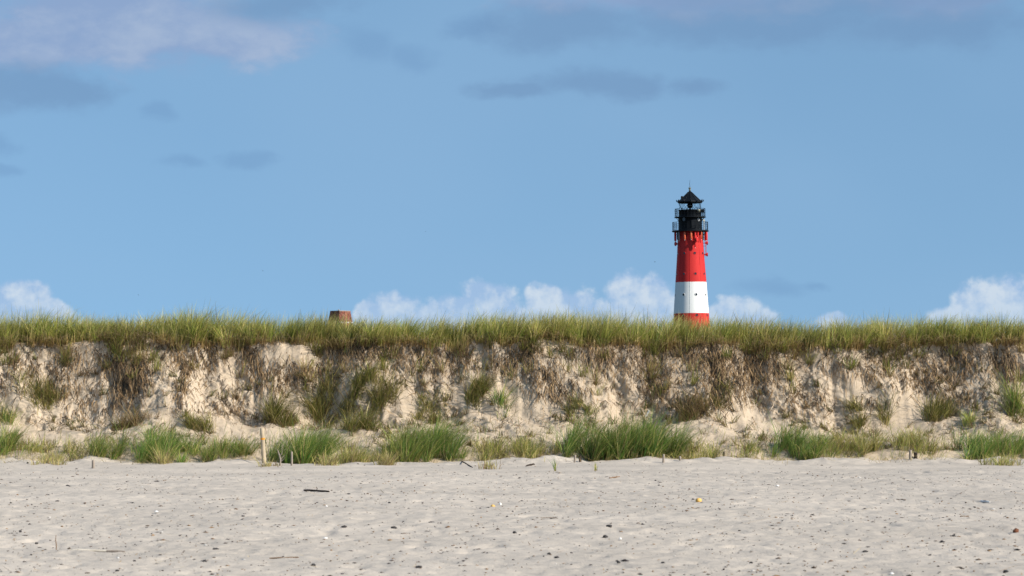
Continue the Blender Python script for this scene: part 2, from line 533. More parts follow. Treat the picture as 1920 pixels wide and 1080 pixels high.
ctrl = [(toe - 0.7, -0.30 * one), (toe + 0.25, 0.15 * one + 0.09 * fbm(xs * 0.9, xs * 0, 2, 4)), (y_sb, z_sb), (y_e, z_e), (y_e + 0.45, z_e + 0.10),
        (y_e + 6, z_e * 0.4 + 1.75), (110 * one, 2.6 * one), (200 * one, 2.9 * one), (530 * one, 4.4 * one), (1600 * one, 3.5 * one), (9000 * one, -5 * one)]
YY = np.zeros((len(rows), len(xs))); ZZ = np.zeros_like(YY); ZONE = np.zeros(len(rows))
for ri, (si, fr) in enumerate(rows):
    (ya, za), (yb, zb) = ctrl[si], ctrl[si + 1]
    f2 = fr ** 1.25 if si == 1 else fr
    YY[ri] = ya + (yb - ya) * fr; ZZ[ri] = za + (zb - za) * f2
    ZONE[ri] = si + fr
for _ in range(5):
    sm = slice(4, 200)
    YY[sm] = (YY[3:199] + YY[sm] * 2 + YY[5:201]) / 4; ZZ[sm] = (ZZ[3:199] + ZZ[sm] * 2 + ZZ[5:201]) / 4
XX = np.broadcast_to(xs, YY.shape).copy()
S = np.cumsum(np.vstack([np.zeros((1, len(xs))), np.hypot(np.diff(YY, axis=0), np.diff(ZZ, axis=0))]), axis=0)
ny = -np.gradient(ZZ, axis=0); nz = np.gradient(YY, axis=0)
ln = np.hypot(ny, nz) + 1e-9; ny /= ln; nz /= ln
zone = ZONE[:, None]
talus = smooth01(zone, 0.9, 1.2) * (1 - smooth01(zone, 1.7, 2.0))
scarp = smooth01(zone, 1.55, 2.05) * (1 - smooth01(zone, 2.93, 3.05))
foot = (1 - smooth01(zone, 0.8, 1.2))
fin = inner[None, :]
face_mask = scarp + 0.35 * talus
gull = 1.35 * fbm(XX * 0.55 + 0.25 * S, S * 0.45, 3, 51)
slip = smooth01(fbm(XX * 0.55 + 0.35 * S, S * 0.8, 3, 65), -0.10, 0.22)          # patches of loose slipped sand: smooth, few roots
rgh = 1 - 0.82 * slip
warp = 0.10 * perlin(XX * 2.1, S * 2.1, 52)
bd, bv = cells((XX + warp) * 3.0 + 0.6 * S, (S + warp) * 3.6, 53)
bd2, bv2 = cells((XX + warp) * 8.5 - 2.1 * S, (S - warp) * 8.0, 54)
disp = face_mask * (0.20 * gull) \
    + scarp * rgh * (0.065 * (bv - 0.5) * smooth01(bd, 0.0, 0.25) + 0.038 * (bv2 - 0.5) * smooth01(bd2, 0.0, 0.3) - 0.03 * (1 - smooth01(bd, 0, 0.10)) + 0.022 * fbm(XX * 13 + 3 * S, S * 9, 3, 64)) \
    + face_mask * rgh * (0.050 * fbm(XX * 5 + 1.5 * S, S * 4, 4, 55) - 0.03 * np.abs(perlin(XX * 3.1, S * 2.2, 56))) \
    + scarp * (0.018 * fbm(XX * 0.5, S * 7.0, 2, 66)) + talus * (0.11 * fbm(XX * 1.2 + 0.5 * S, S * 1.4, 4, 57) + 0.05 * np.clip(bv2 - 0.35, 0, 1) * smooth01(bd2, 0, 0.5) * smooth01(perlin(XX * 0.8, S, 58), -0.15, 0.1) + 0.03 * rgh * fbm(XX * 6 + S, S * 5, 3, 67)) \
    + foot * 0.03 * fbm(XX * 1.4, S * 1.5, 3, 59)
crest_u = smooth01(zone, 3.2, 4.0) * (1 - smooth01(zone, 4.6, 5.2)) * 0.08 * fbm(XX * 0.6, S * 0.4, 3, 60)
disp = disp * fin
YY = YY + disp * ny; ZZ = ZZ + disp * nz + crest_u * fin
XX2 = XX + face_mask * fin * 0.03 * perlin(XX * 6, S * 6, 61)
soil = scarp * smooth01(zone, 2.45, 2.97) * np.clip(0.45 + 1.1 * fbm(XX * 1.1, S * 0.9, 4, 62), 0, 1)
layer = scarp * np.clip(fbm(XX * 0.25, S * 5.0, 3, 63) - 0.15, 0, 0.6)
crestsoil = smooth01(zone, 2.97, 3.1)
cmix = np.clip(soil * 0.45 + layer * 0.4 + crestsoil * 0.55, 0, 1)[..., None]
dcol = (1 - cmix) * np.array([1, 1, 1.0]) + cmix * np.array([0.60, 0.54, 0.49])
veg = smooth01(zone, 3.6, 4.3)[..., None] * np.ones_like(dcol)          # heath and grass cover behind the crest
dcol = dcol * (1 - veg) + veg * np.array([0.11, 0.14, 0.08])
dune = np_mesh('dune', np.stack([XX2, YY, ZZ], -1).reshape(-1, 3), grid_faces(*YY.shape)[:, ::1], M['dune'], cols=dcol.reshape(-1, 3))
tag(dune, 'eroded sand dune scarp running across the whole picture', kind='structure')
PROJ_X = 960 + XX2 * FPX / YY; PROJ_Y = HOR - (ZZ - CAM_Z) * FPX / YY
R_FACE = sum(segn[:3])


def dune_idx(X_, Y_):
    sub_x = PROJ_X[:R_FACE + 4]; sub_y = PROJ_Y[:R_FACE + 4]
    k = np.argmin((sub_x - X_) ** 2 + (sub_y - Y_) ** 2 + 0.02 * (YY[:R_FACE + 4] - 66) ** 2)
    return np.unravel_index(k, sub_x.shape)


def dune_at(X_, Y_):
    r, c = dune_idx(X_, Y_); return Vector((XX2[r, c], YY[r, c], ZZ[r, c]))


def ground_at(X_, Y_):
    """dune foot or beach, whichever is nearer on this line of sight"""
    p = dune_at(X_, Y_)
    b = beach_at(X_, Y_)
    return b if b.y < p.y else p


def land_z(x, y):
    """height of dune/beach at world x, y (arrays)"""
    out = np.empty(len(x)); c = np.clip(np.searchsorted(dxs, x), 0, len(dxs) - 1)
    bz = beach_h(x, y)
    for i in range(len(x)):
        k = c[i]; out[i] = np.interp(y[i], YY[:R_FACE + 30, k], ZZ[:R_FACE + 30, k])
    return np.where(y < 67.5, np.maximum(out, bz), out)


# ------------------------------------------------------------------ lighthouse
LD = 530.0
LK = LD / FPX                                   # metres per photograph pixel there


def lz(Y_): return CAM_Z + (HOR - Y_) * LK


L_BASE = lz(705)
lighthouse = empty('lighthouse', ((1297.6 - 960) * LK, LD, L_BASE), (0, -0.0121, 0))
tag(lighthouse, 'red and white banded lighthouse with black lantern rising behind the dune crest', 'lighthouse')


def H(Y_): return lz(Y_) - L_BASE


def tower_r(Y_): return LK * float(np.interp(Y_, [433, 455, 480, 530, 587, 605, 640, 705], [23.0, 23.9, 25.2, 28.9, 32.7, 33.8, 36.2, 41.5]))


def tower_band(name, mat, ya, yb, n=10):
    yy = np.linspace(ya, yb, n); MB().lathe([(tower_r(y), H(y)) for y in yy], 72).build(name, mat, lighthouse)


tower_band('lower_tower', M['red'], 705, 587.6); tower_band('white_tower_band', M['white'], 587.6, 529.3); tower_band('upper_tower', M['red'], 529.3, 433)
MB().lathe([(44 * LK, 0), (44 * LK, 0.6), (41 * LK, 0.75)], 72, False).build('plinth', M['grey_metal'], lighthouse)


def radial(angle, r, z):                       # angle 0 faces the camera, positive to the right
    a = R(angle); return Vector((r * math.sin(a), -r * math.cos(a), z))


def rot_radial(angle):                          # local -y points outward
    from mathutils import Matrix
    return Matrix.Rotation(R(angle), 3, 'Z')


# portholes: eight to a row
for Y_ in (475.5, 514, 553, 591.5, 630, 668):
    for k in range(8):
        an = 14.5 + 45 * k
        r = tower_r(Y_); c = radial(an, r, H(Y_)); rm = rot_radial(an)
        ring = MB(); prof = [(0.28, -0.05), (0.28, 0.045), (0.225, 0.045), (0.225, -0.02)]
        vs = []; fs = []; n = 16
        for (rr, dd) in prof:
            for j in range(n):
                t = 2 * math.pi * j / n
                vs.append(c + rm @ Vector((rr * math.cos(t), -dd, rr * math.sin(t))))
        for i in range(3):
            for j in range(n):
                fs.append((i * n + j, i * n + (j + 1) % n, (i + 1) * n + (j + 1) % n, (i + 1) * n + j))
        ring.add(vs, fs, True)
        p = ring.build('porthole', M['white'] if 529 < Y_ < 588 else M['red'], lighthouse)
        gl = MB(); gl.add([c + rm @ Vector((0.23 * math.cos(2 * math.pi * j / n), -0.03, 0.23 * math.sin(2 * math.pi * j / n))) for j in range(n)], [tuple(range(n))])
        gl.build('pane', M['dark_glass'], p)
# joints between the iron plates
for (ya, yb, mt) in ((705, 588, 'red'), (587.4, 529.6, 'white'), (529, 436, 'red')):
    for k in range(8):
        an = 37.5 + 45 * k; rm = rot_radial(an); b = MB(); vs = []
        yy = np.linspace(ya, yb, 6)
        for y in yy:
            for (w, d) in ((-0.035, -0.02), (-0.035, 0.03), (0.035, 0.03), (0.035, -0.02)):
                vs.append(radial(an, tower_r(y), H(y)) + rm @ Vector((w, -d, 0)))
        fs = []
        for i in range(5):
            for j in range(3): fs.append((i * 4 + j, i * 4 + j + 1, i * 4 + 5 + j, i * 4 + 4 + j))
        b.add(vs, fs).build('plate_joint', M[mt], lighthouse)
# service drum, watch room
MB().lathe([(22.2 * LK, H(434)), (22.4 * LK, H(431)), (21.9 * LK, H(409)), (22.4 * LK, H(408)), (22.4 * LK, H(407))], 48).build('service_room', M['black'], lighthouse)
MB().lathe([(21.4 * LK, H(407)), (21.4 * LK, H(395)), (22.0 * LK, H(394.6)), (22.0 * LK, H(393.6)), (20.5 * LK, H(393.4))], 48).build('lantern_base', M['black'], lighthouse)
for an, Y_ in ((42, 412), (-35, 412), (100, 412), (160, 412), (-110, 412)):       # round windows of the service room
    c = radial(an, 22.1 * LK, H(Y_)); rm = rot_radial(an); n = 14
    w = MB().add([c + rm @ Vector((0.30 * math.cos(2 * math.pi * j / n), -0.05, 0.36 * math.sin(2 * math.pi * j / n))) for j in range(n)]
                 + [c + rm @ Vector((0.34 * math.cos(2 * math.pi * j / n), 0.1, 0.40 * math.sin(2 * math.pi * j / n))) for j in range(n)],
                 [tuple(range(n))] + [(j, (j + 1) % n, n + (j + 1) % n, n + j) for j in range(n)])
    w.build('round_window', M['dark_glass'] if an != 42 else M['grey_metal'], lighthouse)


def gallery(r_px, y_floor, y_rail, posts, thick):
    MB().lathe([(21.5 * LK, H(y_floor)), (r_px * LK, H(y_floor)), (r_px * LK + 0.06, H(y_floor) - 0.05), (r_px * LK + 0.06, H(y_floor) - thick),
                (r_px * LK - 0.1, H(y_floor) - thick - 0.02), (21.5 * LK, H(y_floor) - thick - 0.02)], 48, False).build('gallery_floor', M['black'], lighthouse)
    rr = (r_px - 0.7) * LK; hr = H(y_rail) - H(y_floor)
    rail = MB()
    for fr, w in ((1.0, 0.035), (0.72, 0.022), (0.46, 0.022), (0.12, 0.022)):
        n = 64
        rail.tube([radial(360 * k / n, rr, H(y_floor) + hr * fr) for k in range(n + 1)], w, 5)
    rr_o = rail.build('railing', M['black'], lighthouse)
    for k in range(posts):
        an = 360 * (k + 0.5) / posts
        MB().tube([radial(an, rr, H(y_floor) + 0.003), radial(an, rr, H(y_rail) + 0.02)], 0.042, 5).build('railing_post', M['black'], rr_o)
    for k in range(posts * 3):
        if k % 3 == 1: continue
        an = 360 * (k + 0.0) / (posts * 3)
        MB().tube([radial(an, rr, H(y_floor) + hr * 0.12), radial(an, rr, H(y_rail))], 0.016, 4).build('baluster', M['black'], rr_o)
    for k in range(12):
        an = 30 * k + 9
        b = MB().tube([radial(an, 22.0 * LK, H(y_floor) - thick - 0.85 * thick / 0.2), radial(an, (r_px - 2) * LK, H(y_floor) - thick)], 0.05, 4)
        b.build('bracket', M['black'], lighthouse)


gallery(33.9, 432.3, 416.8, 16, 0.22)
gallery(29.0, 406.6, 391.6, 14, 0.16)
# lantern: slanting glazing bars, glass, lens
nseg = 12
rl = 20.9 * LK; zb = H(393.4); zt = H(380.6)
frame = MB()
for k in range(nseg):
    a0, a1 = 360 * k / nseg + 6, 360 * (k + 1) / nseg + 6
    frame.tube([radial(a0, rl, zb), radial(a1, rl, zt)], 0.034, 4); frame.tube([radial(a1, rl, zb), radial(a1, rl, zt)], 0.03, 4) if k % 3 == 0 else None
    frame.tube([radial(a1, rl, zb), radial(a0, rl, zt)], 0.034, 4) if k % 3 == 0 else None
frame.build('glazing_bar', M['black'], lighthouse)
for k in range(nseg):
    a0, a1 = 360 * k / nseg + 6, 360 * (k + 1) / nseg + 6
    MB().add([radial(a0, rl - 0.06, zb), radial(a1, rl - 0.06, zb), radial(a1, rl - 0.06, zt), radial(a0, rl - 0.06, zt)], [(0, 1, 2, 3)]).build('lantern_pane', M['glass'], lighthouse)
MB().lathe([(0.05, zb - 0.3), (0.32, zb - 0.3), (0.32, zb + 0.1), (0.16, zb + 0.15), (0.16, zb + 0.35), (0.42, zb + 0.42), (0.56, zb + 0.7), (0.56, zb + 0.92), (0.40, zb + 1.15), (0.05, zb + 1.2)], 20).build('lens', M['dark_glass'], lighthouse)
# roof
roof = MB().lathe([(20.4 * LK, H(381.0)), (22.6 * LK, H(380.8)), (23.6 * LK, H(378.8)), (23.2 * LK, H(377.8)), (21.0 * LK, H(377.0)), (11.5 * LK, H(368.2)), (3.2 * LK, H(360.0)), (2.2 * LK, H(358.8)), (1.4 * LK, H(357)), (1.4 * LK, H(355.6))], 12, False).build('roof', M['black'], lighthouse)
rb = MB()
for k in range(12): rb.tube([radial(30 * k, 21.1 * LK, H(376.9)), radial(30 * k, 11.6 * LK, H(368.0)), radial(30 * k, 3.3 * LK, H(359.8))], 0.05, 4)
rb.build('roof_rib', M['black'], roof)
for k in range(12):
    an = 30 * k
    MB().tube([radial(an, 22.6 * LK, H(378.6)), radial(an, 24.6 * LK, H(377.6)), radial(an, 25.4 * LK, H(375.6)), radial(an, 25.0 * LK, H(374.2))], [0.12, 0.11, 0.09, 0.03], 5).build('eave_ornament', M['black'], roof)
MB().lathe([(0.0, H(351.0)), (0.14, H(351.2)), (0.24, H(352.4)), (0.24, H(353.6)), (0.14, H(355)), (0.20, H(356)), (0.16, H(357.2))], 16).build('finial', M['copper'], roof)
MB().tube([(0, 0, H(351.4)), (0, 0, H(337))], [0.045, 0.018], 5).build('lightning_rod', M['black'], roof)
MB().tube([radial(-72, 15.8 * LK, H(374.5)), radial(-72, 15.8 * LK, H(370.6))], [0.22, 0.22], 10).lathe([(0.22, 0), (0.27, 0.05), (0.2, 0.25), (0.0, 0.32)], 10, True, tuple(radial(-72, 15.8 * LK, H(370.6)))).build('roof_vent', M['black'], roof)
# lamps and boxes on the galleries
c = radial(38, 25.2 * LK, H(396.4))
lamp = MB().lathe([(0.02, -0.22), (0.26, -0.05), (0.30, 0.12), (0.26, 0.20), (0.0, 0.2)], 12, True, tuple(c)).build('side_lamp', M['cream'], lighthouse)
MB().tube([c + Vector((0, 0, -0.2)), c + Vector((0, 0, -0.95))], 0.04, 5).build('lamp_stand', M['black'], lamp)
MB().box(radial(62, 25.4 * LK, H(396.6)), (0.62, 0.5, 0.62)).tube([radial(62, 25.4 * LK, H(399.4)), radial(62, 25.4 * LK, H(406.5))], 0.06, 5).build('equipment_box', M['black'], lighthouse)
MB().box(radial(76, 26.2 * LK, H(413.9)), (0.30, 0.3, 0.36)).tube([radial(76, 26.2 * LK, H(415)), radial(76, 26.2 * LK, H(432.2))], 0.05, 5).build('beacon_lamp', M['cream'], lighthouse)
MB().box(radial(14, 22.8 * LK, H(420)), (0.9, 0.10, 1.7), rot_radial(14)).build('door', M['black'], lighthouse)
# rod aerials hung round the gallery rim
for an, ra, ya, yb, w, mt in ((-72, 29.5, 435, 452, 0.14, 'red'), (-60, 28.4, 435, 450, 0.16, 'black'), (-48, 30.5, 435, 452, 0.10, 'grey_metal'), (-24, 30.2, 436, 450.6, 0.16, 'orange'), (-1, 29.6, 435, 449.4, 0.2, 'orange'),
                              (14, 29.5, 436, 465, 0.16, 'red'), (25, 29.0, 435, 446, 0.17, 'red'), (40, 30.2, 435, 449.6, 0.13, 'orange'), (49, 29.6, 435, 452, 0.13, 'black'), (70, 30.8, 435, 451, 0.17, 'red'), (82, 31.0, 435, 452, 0.13, 'red'),
                              (110, 30, 435, 451, 0.15, 'red'), (140, 30, 435, 451, 0.15, 'red'), (175, 30, 435, 451, 0.15, 'red'), (215, 30, 435, 451, 0.15, 'red'), (250, 30, 435, 451, 0.15, 'red')):
    a = MB().tube([radial(an, ra * LK, H(ya)), radial(an, ra * LK, H(ya) - 0.12), radial(an, ra * LK, H(yb) + 0.1), radial(an, ra * LK, H(yb))], [w * 0.6, w, w, w * 0.7], 10).build('aerial', M[mt], lighthouse)
    MB().tube([radial(an, ra * LK, H(yb)), radial(an, ra * LK, H(yb + 1.4))], w * 0.35, 6).build('aerial_tip', M['shell'], a)


def dish(an, ra, Y_, rad, aim, mat, depth=0.35):
    c = radial(an, ra * LK, H(Y_)); d = radial(aim, 1, 0).normalized(); q = d.to_track_quat('Z', 'X').to_matrix()
    b = MB(); n = 20; prof = [(0.06, -depth - 0.1), (0.1, -depth), (rad * 0.55, -depth * 0.55), (rad, 0.0), (rad, 0.10), (rad * 0.96, 0.12), (0.0, 0.14)]
    vs = []; fs = []
    for (r_, z_) in prof:
        for j in range(n):
            t = 2 * math.pi * j / n; vs.append(c + q @ Vector((r_ * math.cos(t), r_ * math.sin(t), z_)))
    for i in range(len(prof) - 1):
        for j in range(n): fs.append((i * n + j, i * n + (j + 1) % n, (i + 1) * n + (j + 1) % n, (i + 1) * n + j))
    o = b.add(vs, fs, True).build('dish_aerial', mat, lighthouse)
    MB().tube([c - d * depth, radial(an, tower_r(Y_), H(Y_))], 0.05, 5).build('dish_arm', M['black'], o)


dish(-78, 28.6, 457.2, 0.40, -68, M['red'])
dish(84, 31.2, 456.2, 0.36, 96, M['red'], 0.42)
dish(84, 30.8, 477.8, 0.36, 96, M['red'], 0.42)
dish(20, 30.5, 451.0, 0.46, 62, M['red'], 0.40)
ld = MB()
for o_ in (-0.09, 0.09): ld.tube([radial(74, 29.2 * LK, H(435)) + Vector((o_, 0, 0)), radial(74, 29.2 * LK, H(481)) + Vector((o_, 0, 0))], 0.035, 5)
for y in np.arange(437, 481, 2.4): ld.tube([radial(74, 29.2 * LK, H(y)) + Vector((-0.09, 0, 0)), radial(74, 29.2 * LK, H(y)) + Vector((0.09, 0, 0))], 0.022, 4)
ld.build('aerial_mast', M['red'], lighthouse)
for y in (446, 462, 477): MB().tube([radial(74, 29.2 * LK, H(y)), radial(74, tower_r(y), H(y))], 0.035, 4).build('mast_arm', M['black'], lighthouse)

# ------------------------------------------------------------------ house with tapered brick chimney
HD = 200.0; HK = HD / FPX


def hz(Y_): return CAM_Z + (HOR - Y_) * HK


hx = (638 - 960) * HK
house = empty('house', (hx, HD, 2.85))
tag(house, 'distant house of which only a tapered red brick chimney top clears the grass', 'house')
hb = 2.85
MB().box((0.2, 0.0, 1.1), (9.0, 6.0, 2.2)).build('wall', M['wall'], house)
MB().add([(-4.7, -3.5, 2.1), (5.1, -3.5, 2.1), (5.1, 3.5, 2.1), (-4.7, 3.5, 2.1), (-3.6, 0, 2.98), (4.0, 0, 2.98)],
         [(0, 1, 5, 4), (2, 3, 4, 5), (3, 0, 4), (1, 2, 5), (3, 2, 1, 0)]).build('roof', M['thatch'], house)
for wx in (-2.6, -0.6, 2.6):
    w = MB().box((wx, -3.02, 1.2), (1.0, 0.08, 1.1)).build('window', M['wall'], house); MB().box((wx, -3.063, 1.2), (0.84, 0.012, 0.94)).build('pane', M['dark_glass'], w)
dr = MB().box((1.0, -3.03, 1.0), (0.95, 0.08, 2.0)).build('door', M['grey_wood'], house)
# chimney: square on plan, seen on its corner, bricks laid in courses round a mortar core
ch_top = hz(583.4) - hb; ch_bot = 2.5
ya_ = R(44.0)
def ch_half(z): return 0.50 + (ch_top - z) * 0.145
CRX = 0.0
core = MB(); cv = []
for z in (ch_bot, ch_top - 0.02):
    h_ = ch_half(z) - 0.012
    for (sx, sy) in ((-1, -1), (1, -1), (1, 1), (-1, 1)):
        cv.append((CRX + (sx * h_) * math.cos(ya_) - (sy * h_) * math.sin(ya_), (sx * h_) * math.sin(ya_) + (sy * h_) * math.cos(ya_), z))
core.add(cv, [(0, 1, 5, 4), (1, 2, 6, 5), (2, 3, 7, 6), (3, 0, 4, 7), (4, 5, 6, 7)])
chim = core.build('chimney', M['mortar'], house)
bk = MB(); z = ch_bot + 0.02; row = 0
from mathutils import Matrix
rr_ = np.random.default_rng(3)
while z < ch_top - 0.07:
    h_ = ch_half(z + 0.035)
    for side in range(4):
        rm = Matrix.Rotation(ya_ + side * math.pi / 2, 3, 'Z')
        n = max(2, int(round(2 * h_ / 0.25))); L = 2 * h_ / n
        off = 0.5 if row % 2 else 0.0
        for k in range(n + (1 if off else 0)):
            a = max(-h_, -h_ + (k - off) * L); b_ = min(h_, -h_ + (k + 1 - off) * L)
            if b_ - a < 0.05: continue
            c = rm @ Vector(((a + b_) / 2, -h_ + 0.02 + rr_.uniform(-0.006, 0.006), z + 0.03))
            bk.box(c + Vector((CRX, 0, 0)), (b_ - a - 0.014, 0.06, 0.056), rm)
    z += 0.075; row += 1
tag(bk.build('bricks', M['brick'], chim), kind='stuff')
cap = MB(); hh = ch_half(ch_top) + 0.012
cap.box((CRX, 0, ch_top), (2 * hh, 2 * hh, 0.05), Matrix.Rotation(ya_, 3, 'Z')).build('chimney_cap', M['mortar'], chim)
MB().tube([(CRX - 0.12, 0.1, ch_top), (CRX - 0.12, 0.1, ch_top + 0.13)], 0.05, 8).build('flue_pipe', M['grey_metal'], chim)
fl = MB(); fz = hz(603.6) - hb; fh = ch_half(fz) + 0.012
fl.box((CRX, 0, fz - 0.08), (2 * fh, 2 * fh, 0.16), Matrix.Rotation(ya_, 3, 'Z')).build('pale_base_band', M['wall'], chim)

# ------------------------------------------------------------------ grass
BL_T = np.array([0.0, 0.3, 0.65, 1.0])


def blades(base, az, lean, curv, height, width, cb, cm, ct, r):
    """flat tapering leaves: base (n,3); az bend direction; colours at base, middle and tip (n,3)"""
    n = len(base)
    hx_, hy_ = np.cos(az), np.sin(az)
    face = az + np.pi / 2 + r.uniform(-0.9, 0.9, n)
    wx, wy = np.cos(face), np.sin(face)
    V = np.zeros((n, 7, 3)); C = np.zeros((n, 7, 3)); wid = [0.7, 1.0, 0.75]
    for i, t in enumerate(BL_T):
        out = (lean * t + curv * t ** 2.2) * height
        up = height * (t - 0.42 * np.clip(curv, 0, 2) * t ** 2.6)
        p = np.stack([base[:, 0] + hx_ * out, base[:, 1] + hy_ * out, base[:, 2] + up], -1)
        col = cb + (cm - cb) * min(1, t / 0.33) if t < 0.5 else cm + (ct - cm) * ((t - 0.33) / 0.67) ** 1.5
        if i < 3:
            w = (width * wid[i] / 2)[:, None]; o = np.stack([wx, wy, np.zeros(n)], -1)
            V[:, i * 2] = p - o * w; V[:, i * 2 + 1] = p + o * w; C[:, i * 2] = col; C[:, i * 2 + 1] = col
        else: V[:, 6] = p; C[:, 6] = col
    tri = np.array([(0, 1, 2), (1, 3, 2), (2, 3, 4), (3, 5, 4), (4, 5, 6)])
    F = (np.arange(n)[:, None, None] * 7 + tri[None]).reshape(-1, 3)
    return V.reshape(-1, 3), F, C.reshape(-1, 3)


def join(parts):
    V = []; F = []; C = []; o = 0
    for v, f, c in parts:
        V.append(v); F.append(f + o); C.append(c); o += len(v)
    return np.concatenate(V), np.concatenate(F), np.concatenate(C)


G_GREEN = np.array([(0.25, 0.31, 0.055), (0.33, 0.37, 0.075), (0.14, 0.20, 0.05), (0.40, 0.40, 0.10)])
G_YELL = np.array([(0.54, 0.47, 0.15), (0.46, 0.44, 0.12), (0.64, 0.54, 0.24)])
G_DRY = np.array([(0.36, 0.26, 0.13), (0.28, 0.19, 0.10), (0.44, 0.34, 0.19), (0.20, 0.135, 0.075)])
G_FOOT = np.array([(0.135, 0.265, 0.048), (0.19, 0.32, 0.058), (0.095, 0.205, 0.050), (0.31, 0.39, 0.09)])
G_OLIVE = np.array([(0.155, 0.17, 0.036), (0.21, 0.205, 0.048), (0.105, 0.13, 0.032), (0.33, 0.28, 0.09)])


def pick(pal, n, r, j=0.18):
    c = pal[r.integers(0, len(pal), n)]
    return c * r.uniform(1 - j, 1 + j, (n, 1))


def palette_mix(n, r, w):
    """w: list of (palette, weight)"""
    ks = r.choice(len(w), n, p=np.array([a[1] for a in w]) / sum(a[1] for a in w))
    out = np.zeros((n, 3))
    for i, (p, _) in enumerate(w):
        m_ = ks == i; out[m_] = pick(p, m_.sum(), r)
    return out


# crest ------------------------------------------------
r = np.random.default_rng(5)


def crest_ground(x, y):
    ye = np.interp(x, xs, y_e); ze = np.interp(x, xs, z_e); d = y - ye
    return np.where(d < 0.45, ze + 0.10 * d / 0.45, ze + 0.10 + (ze * 0.4 + 1.65 - ze) * (d - 0.45) / 5.55), ye


def crest_height(x):
    pxs = 960 + x * FPX / 70.5
    top = np.interp(pxs, [-300, 0, 90, 200, 270, 340, 420, 480, 600, 700, 780, 900, 1010, 1090, 1170, 1260, 1350, 1500, 1600, 1690, 1800, 1920, 2200],
                    [592, 590, 590, 600, 596, 586, 588, 597, 597, 603, 602, 594, 592, 590, 594, 598, 600, 605, 604, 599, 599, 600, 598])
    ze = np.interp(x, xs, z_e)
    return CAM_Z + (HOR - top + 8) * 70.6 / FPX - ze - 0.08


parts = []
# tufts give the crest its clumpy rhythm
nt = 2300
tx = r.uniform(-17.5, 17.5, nt); td = np.abs(r.normal(0, 0.85, nt)) + r.uniform(-0.10, 0.12, nt)
ye_t = np.interp(tx, xs, y_e)
dens = 0.66 + 1.5 * fbm(tx * 1.9, td * 1.9, 2, 71)
keep = r.uniform(0, 1, nt) < np.clip(dens, 0.10, 1); tx, td, ye_t = tx[keep], td[keep], ye_t[keep]
nb = r.integers(22, 62, len(tx))
idx = np.repeat(np.arange(len(tx)), nb); n = len(idx)
tuft_h = np.clip(r.normal(0.98, 0.15, len(tx)), 0.6, 1.25)[idx] * (1 + 0.22 * fbm(tx * 0.9, td * 0, 2, 75))[idx]
tuft_lean = (r.normal(0.20, 0.30, len(tx)) + 0.35 * fbm(tx * 0.5, td * 0.3, 2, 79))[idx]
tuft_tone = np.clip(r.normal(1.0, 0.32, len(tx)), 0.4, 1.7)[idx]
tuft_dry = np.clip(r.normal(0.34, 0.26, len(tx)) + 0.5 * fbm(tx * 0.6, td * 0.6, 2, 76), 0, 0.95)[idx]
sp = r.normal(0, 0.05, (n, 2))
bxp = tx[idx] + sp[:, 0]; byp = ye_t[idx] + td[idx] + sp[:, 1] * 0.8
gz, yee = crest_ground(bxp, byp)
hgt = 1.05 * crest_height(bxp) * tuft_h * np.where(r.uniform(0, 1, n) < 0.12, r.uniform(0.95, 1.18, n), r.uniform(0.50, 1.0, n))
az = np.arctan2(sp[:, 1] * 6 + r.normal(0, 0.4, n), sp[:, 0] * 8 + tuft_lean * 2.4 + r.normal(0, 0.4, n) + 0.12)
lean = np.abs(r.normal(0.26, 0.17, n)); curv = np.clip(r.normal(0.34, 0.26, n), 0, 1.1)
isdry = r.uniform(0, 1, n) < tuft_dry
cm = np.where(isdry[:, None], palette_mix(n, r, [(G_YELL, 0.74), (G_DRY, 0.26)]), pick(G_GREEN, n, r)) * tuft_tone[:, None]
cb = palette_mix(n, r, [(G_DRY, 0.38), (G_GREEN, 0.32), (G_YELL, 0.30)])
ct = cm * 0.7 + 0.3 * pick(G_YELL, n, r)
parts.append(blades(np.stack([bxp, byp, gz - 0.04], -1), az, lean, curv, hgt, r.uniform(0.008, 0.016, n), cb, cm, ct, r))
# thin pale flower stems that stand above the rest
n = 5200
sx = r.uniform(-17, 17, n); sd = np.abs(r.normal(0, 0.9, n)); sy = np.interp(sx, xs, y_e) + sd
gz, _ = crest_ground(sx, sy)
parts.append(blades(np.stack([sx, sy, gz], -1), r.normal(0.0, 0.9, n), np.abs(r.normal(0.14, 0.10, n)), np.clip(r.normal(0.18, 0.12, n), 0, 0.6),
                    crest_height(sx) * r.uniform(0.85, 1.22, n), r.uniform(0.005, 0.010, n), pick(G_YELL, n, r), pick(G_YELL, n, r), pick(G_YELL, n, r) * 1.25, r))
# tufts that have slipped over the edge and hang on the upper scarp
nt = 520
tx = r.uniform(-15, 15, nt); kp = r.uniform(0, 1, nt) < np.clip(0.22 + 2.6 * fbm(tx * 0.7, tx * 0 + 2.0, 2, 83), 0.08, 1); tx = tx[kp]; nt = len(tx)
tz = 3.0 - np.abs(r.normal(0, 0.27, nt)); tr = np.array([int(np.argmin(np.abs(ZONE - q))) for q in tz]); tc_ = np.clip(np.searchsorted(dxs, tx), 0, len(dxs) - 1)
idx = np.repeat(np.arange(nt), r.integers(14, 46, nt)); n = len(idx)
sp = r.normal(0, 0.06, (n, 2)); c2 = np.clip(np.searchsorted(dxs, tx[idx] + sp[:, 0]), 0, len(dxs) - 1)
bp = np.stack([XX2[tr[idx], c2], YY[tr[idx], c2] + 0.02, ZZ[tr[idx], c2]], -1)
dryt = np.clip(r.normal(0.65, 0.3, nt), 0, 1)[idx]
cm = np.where((r.uniform(0, 1, n) < dryt)[:, None], palette_mix(n, r, [(G_DRY, 0.7), (G_YELL, 0.3)]), pick(G_GREEN, n, r)) * np.clip(r.normal(0.95, 0.25, nt), 0.5, 1.5)[idx][:, None]
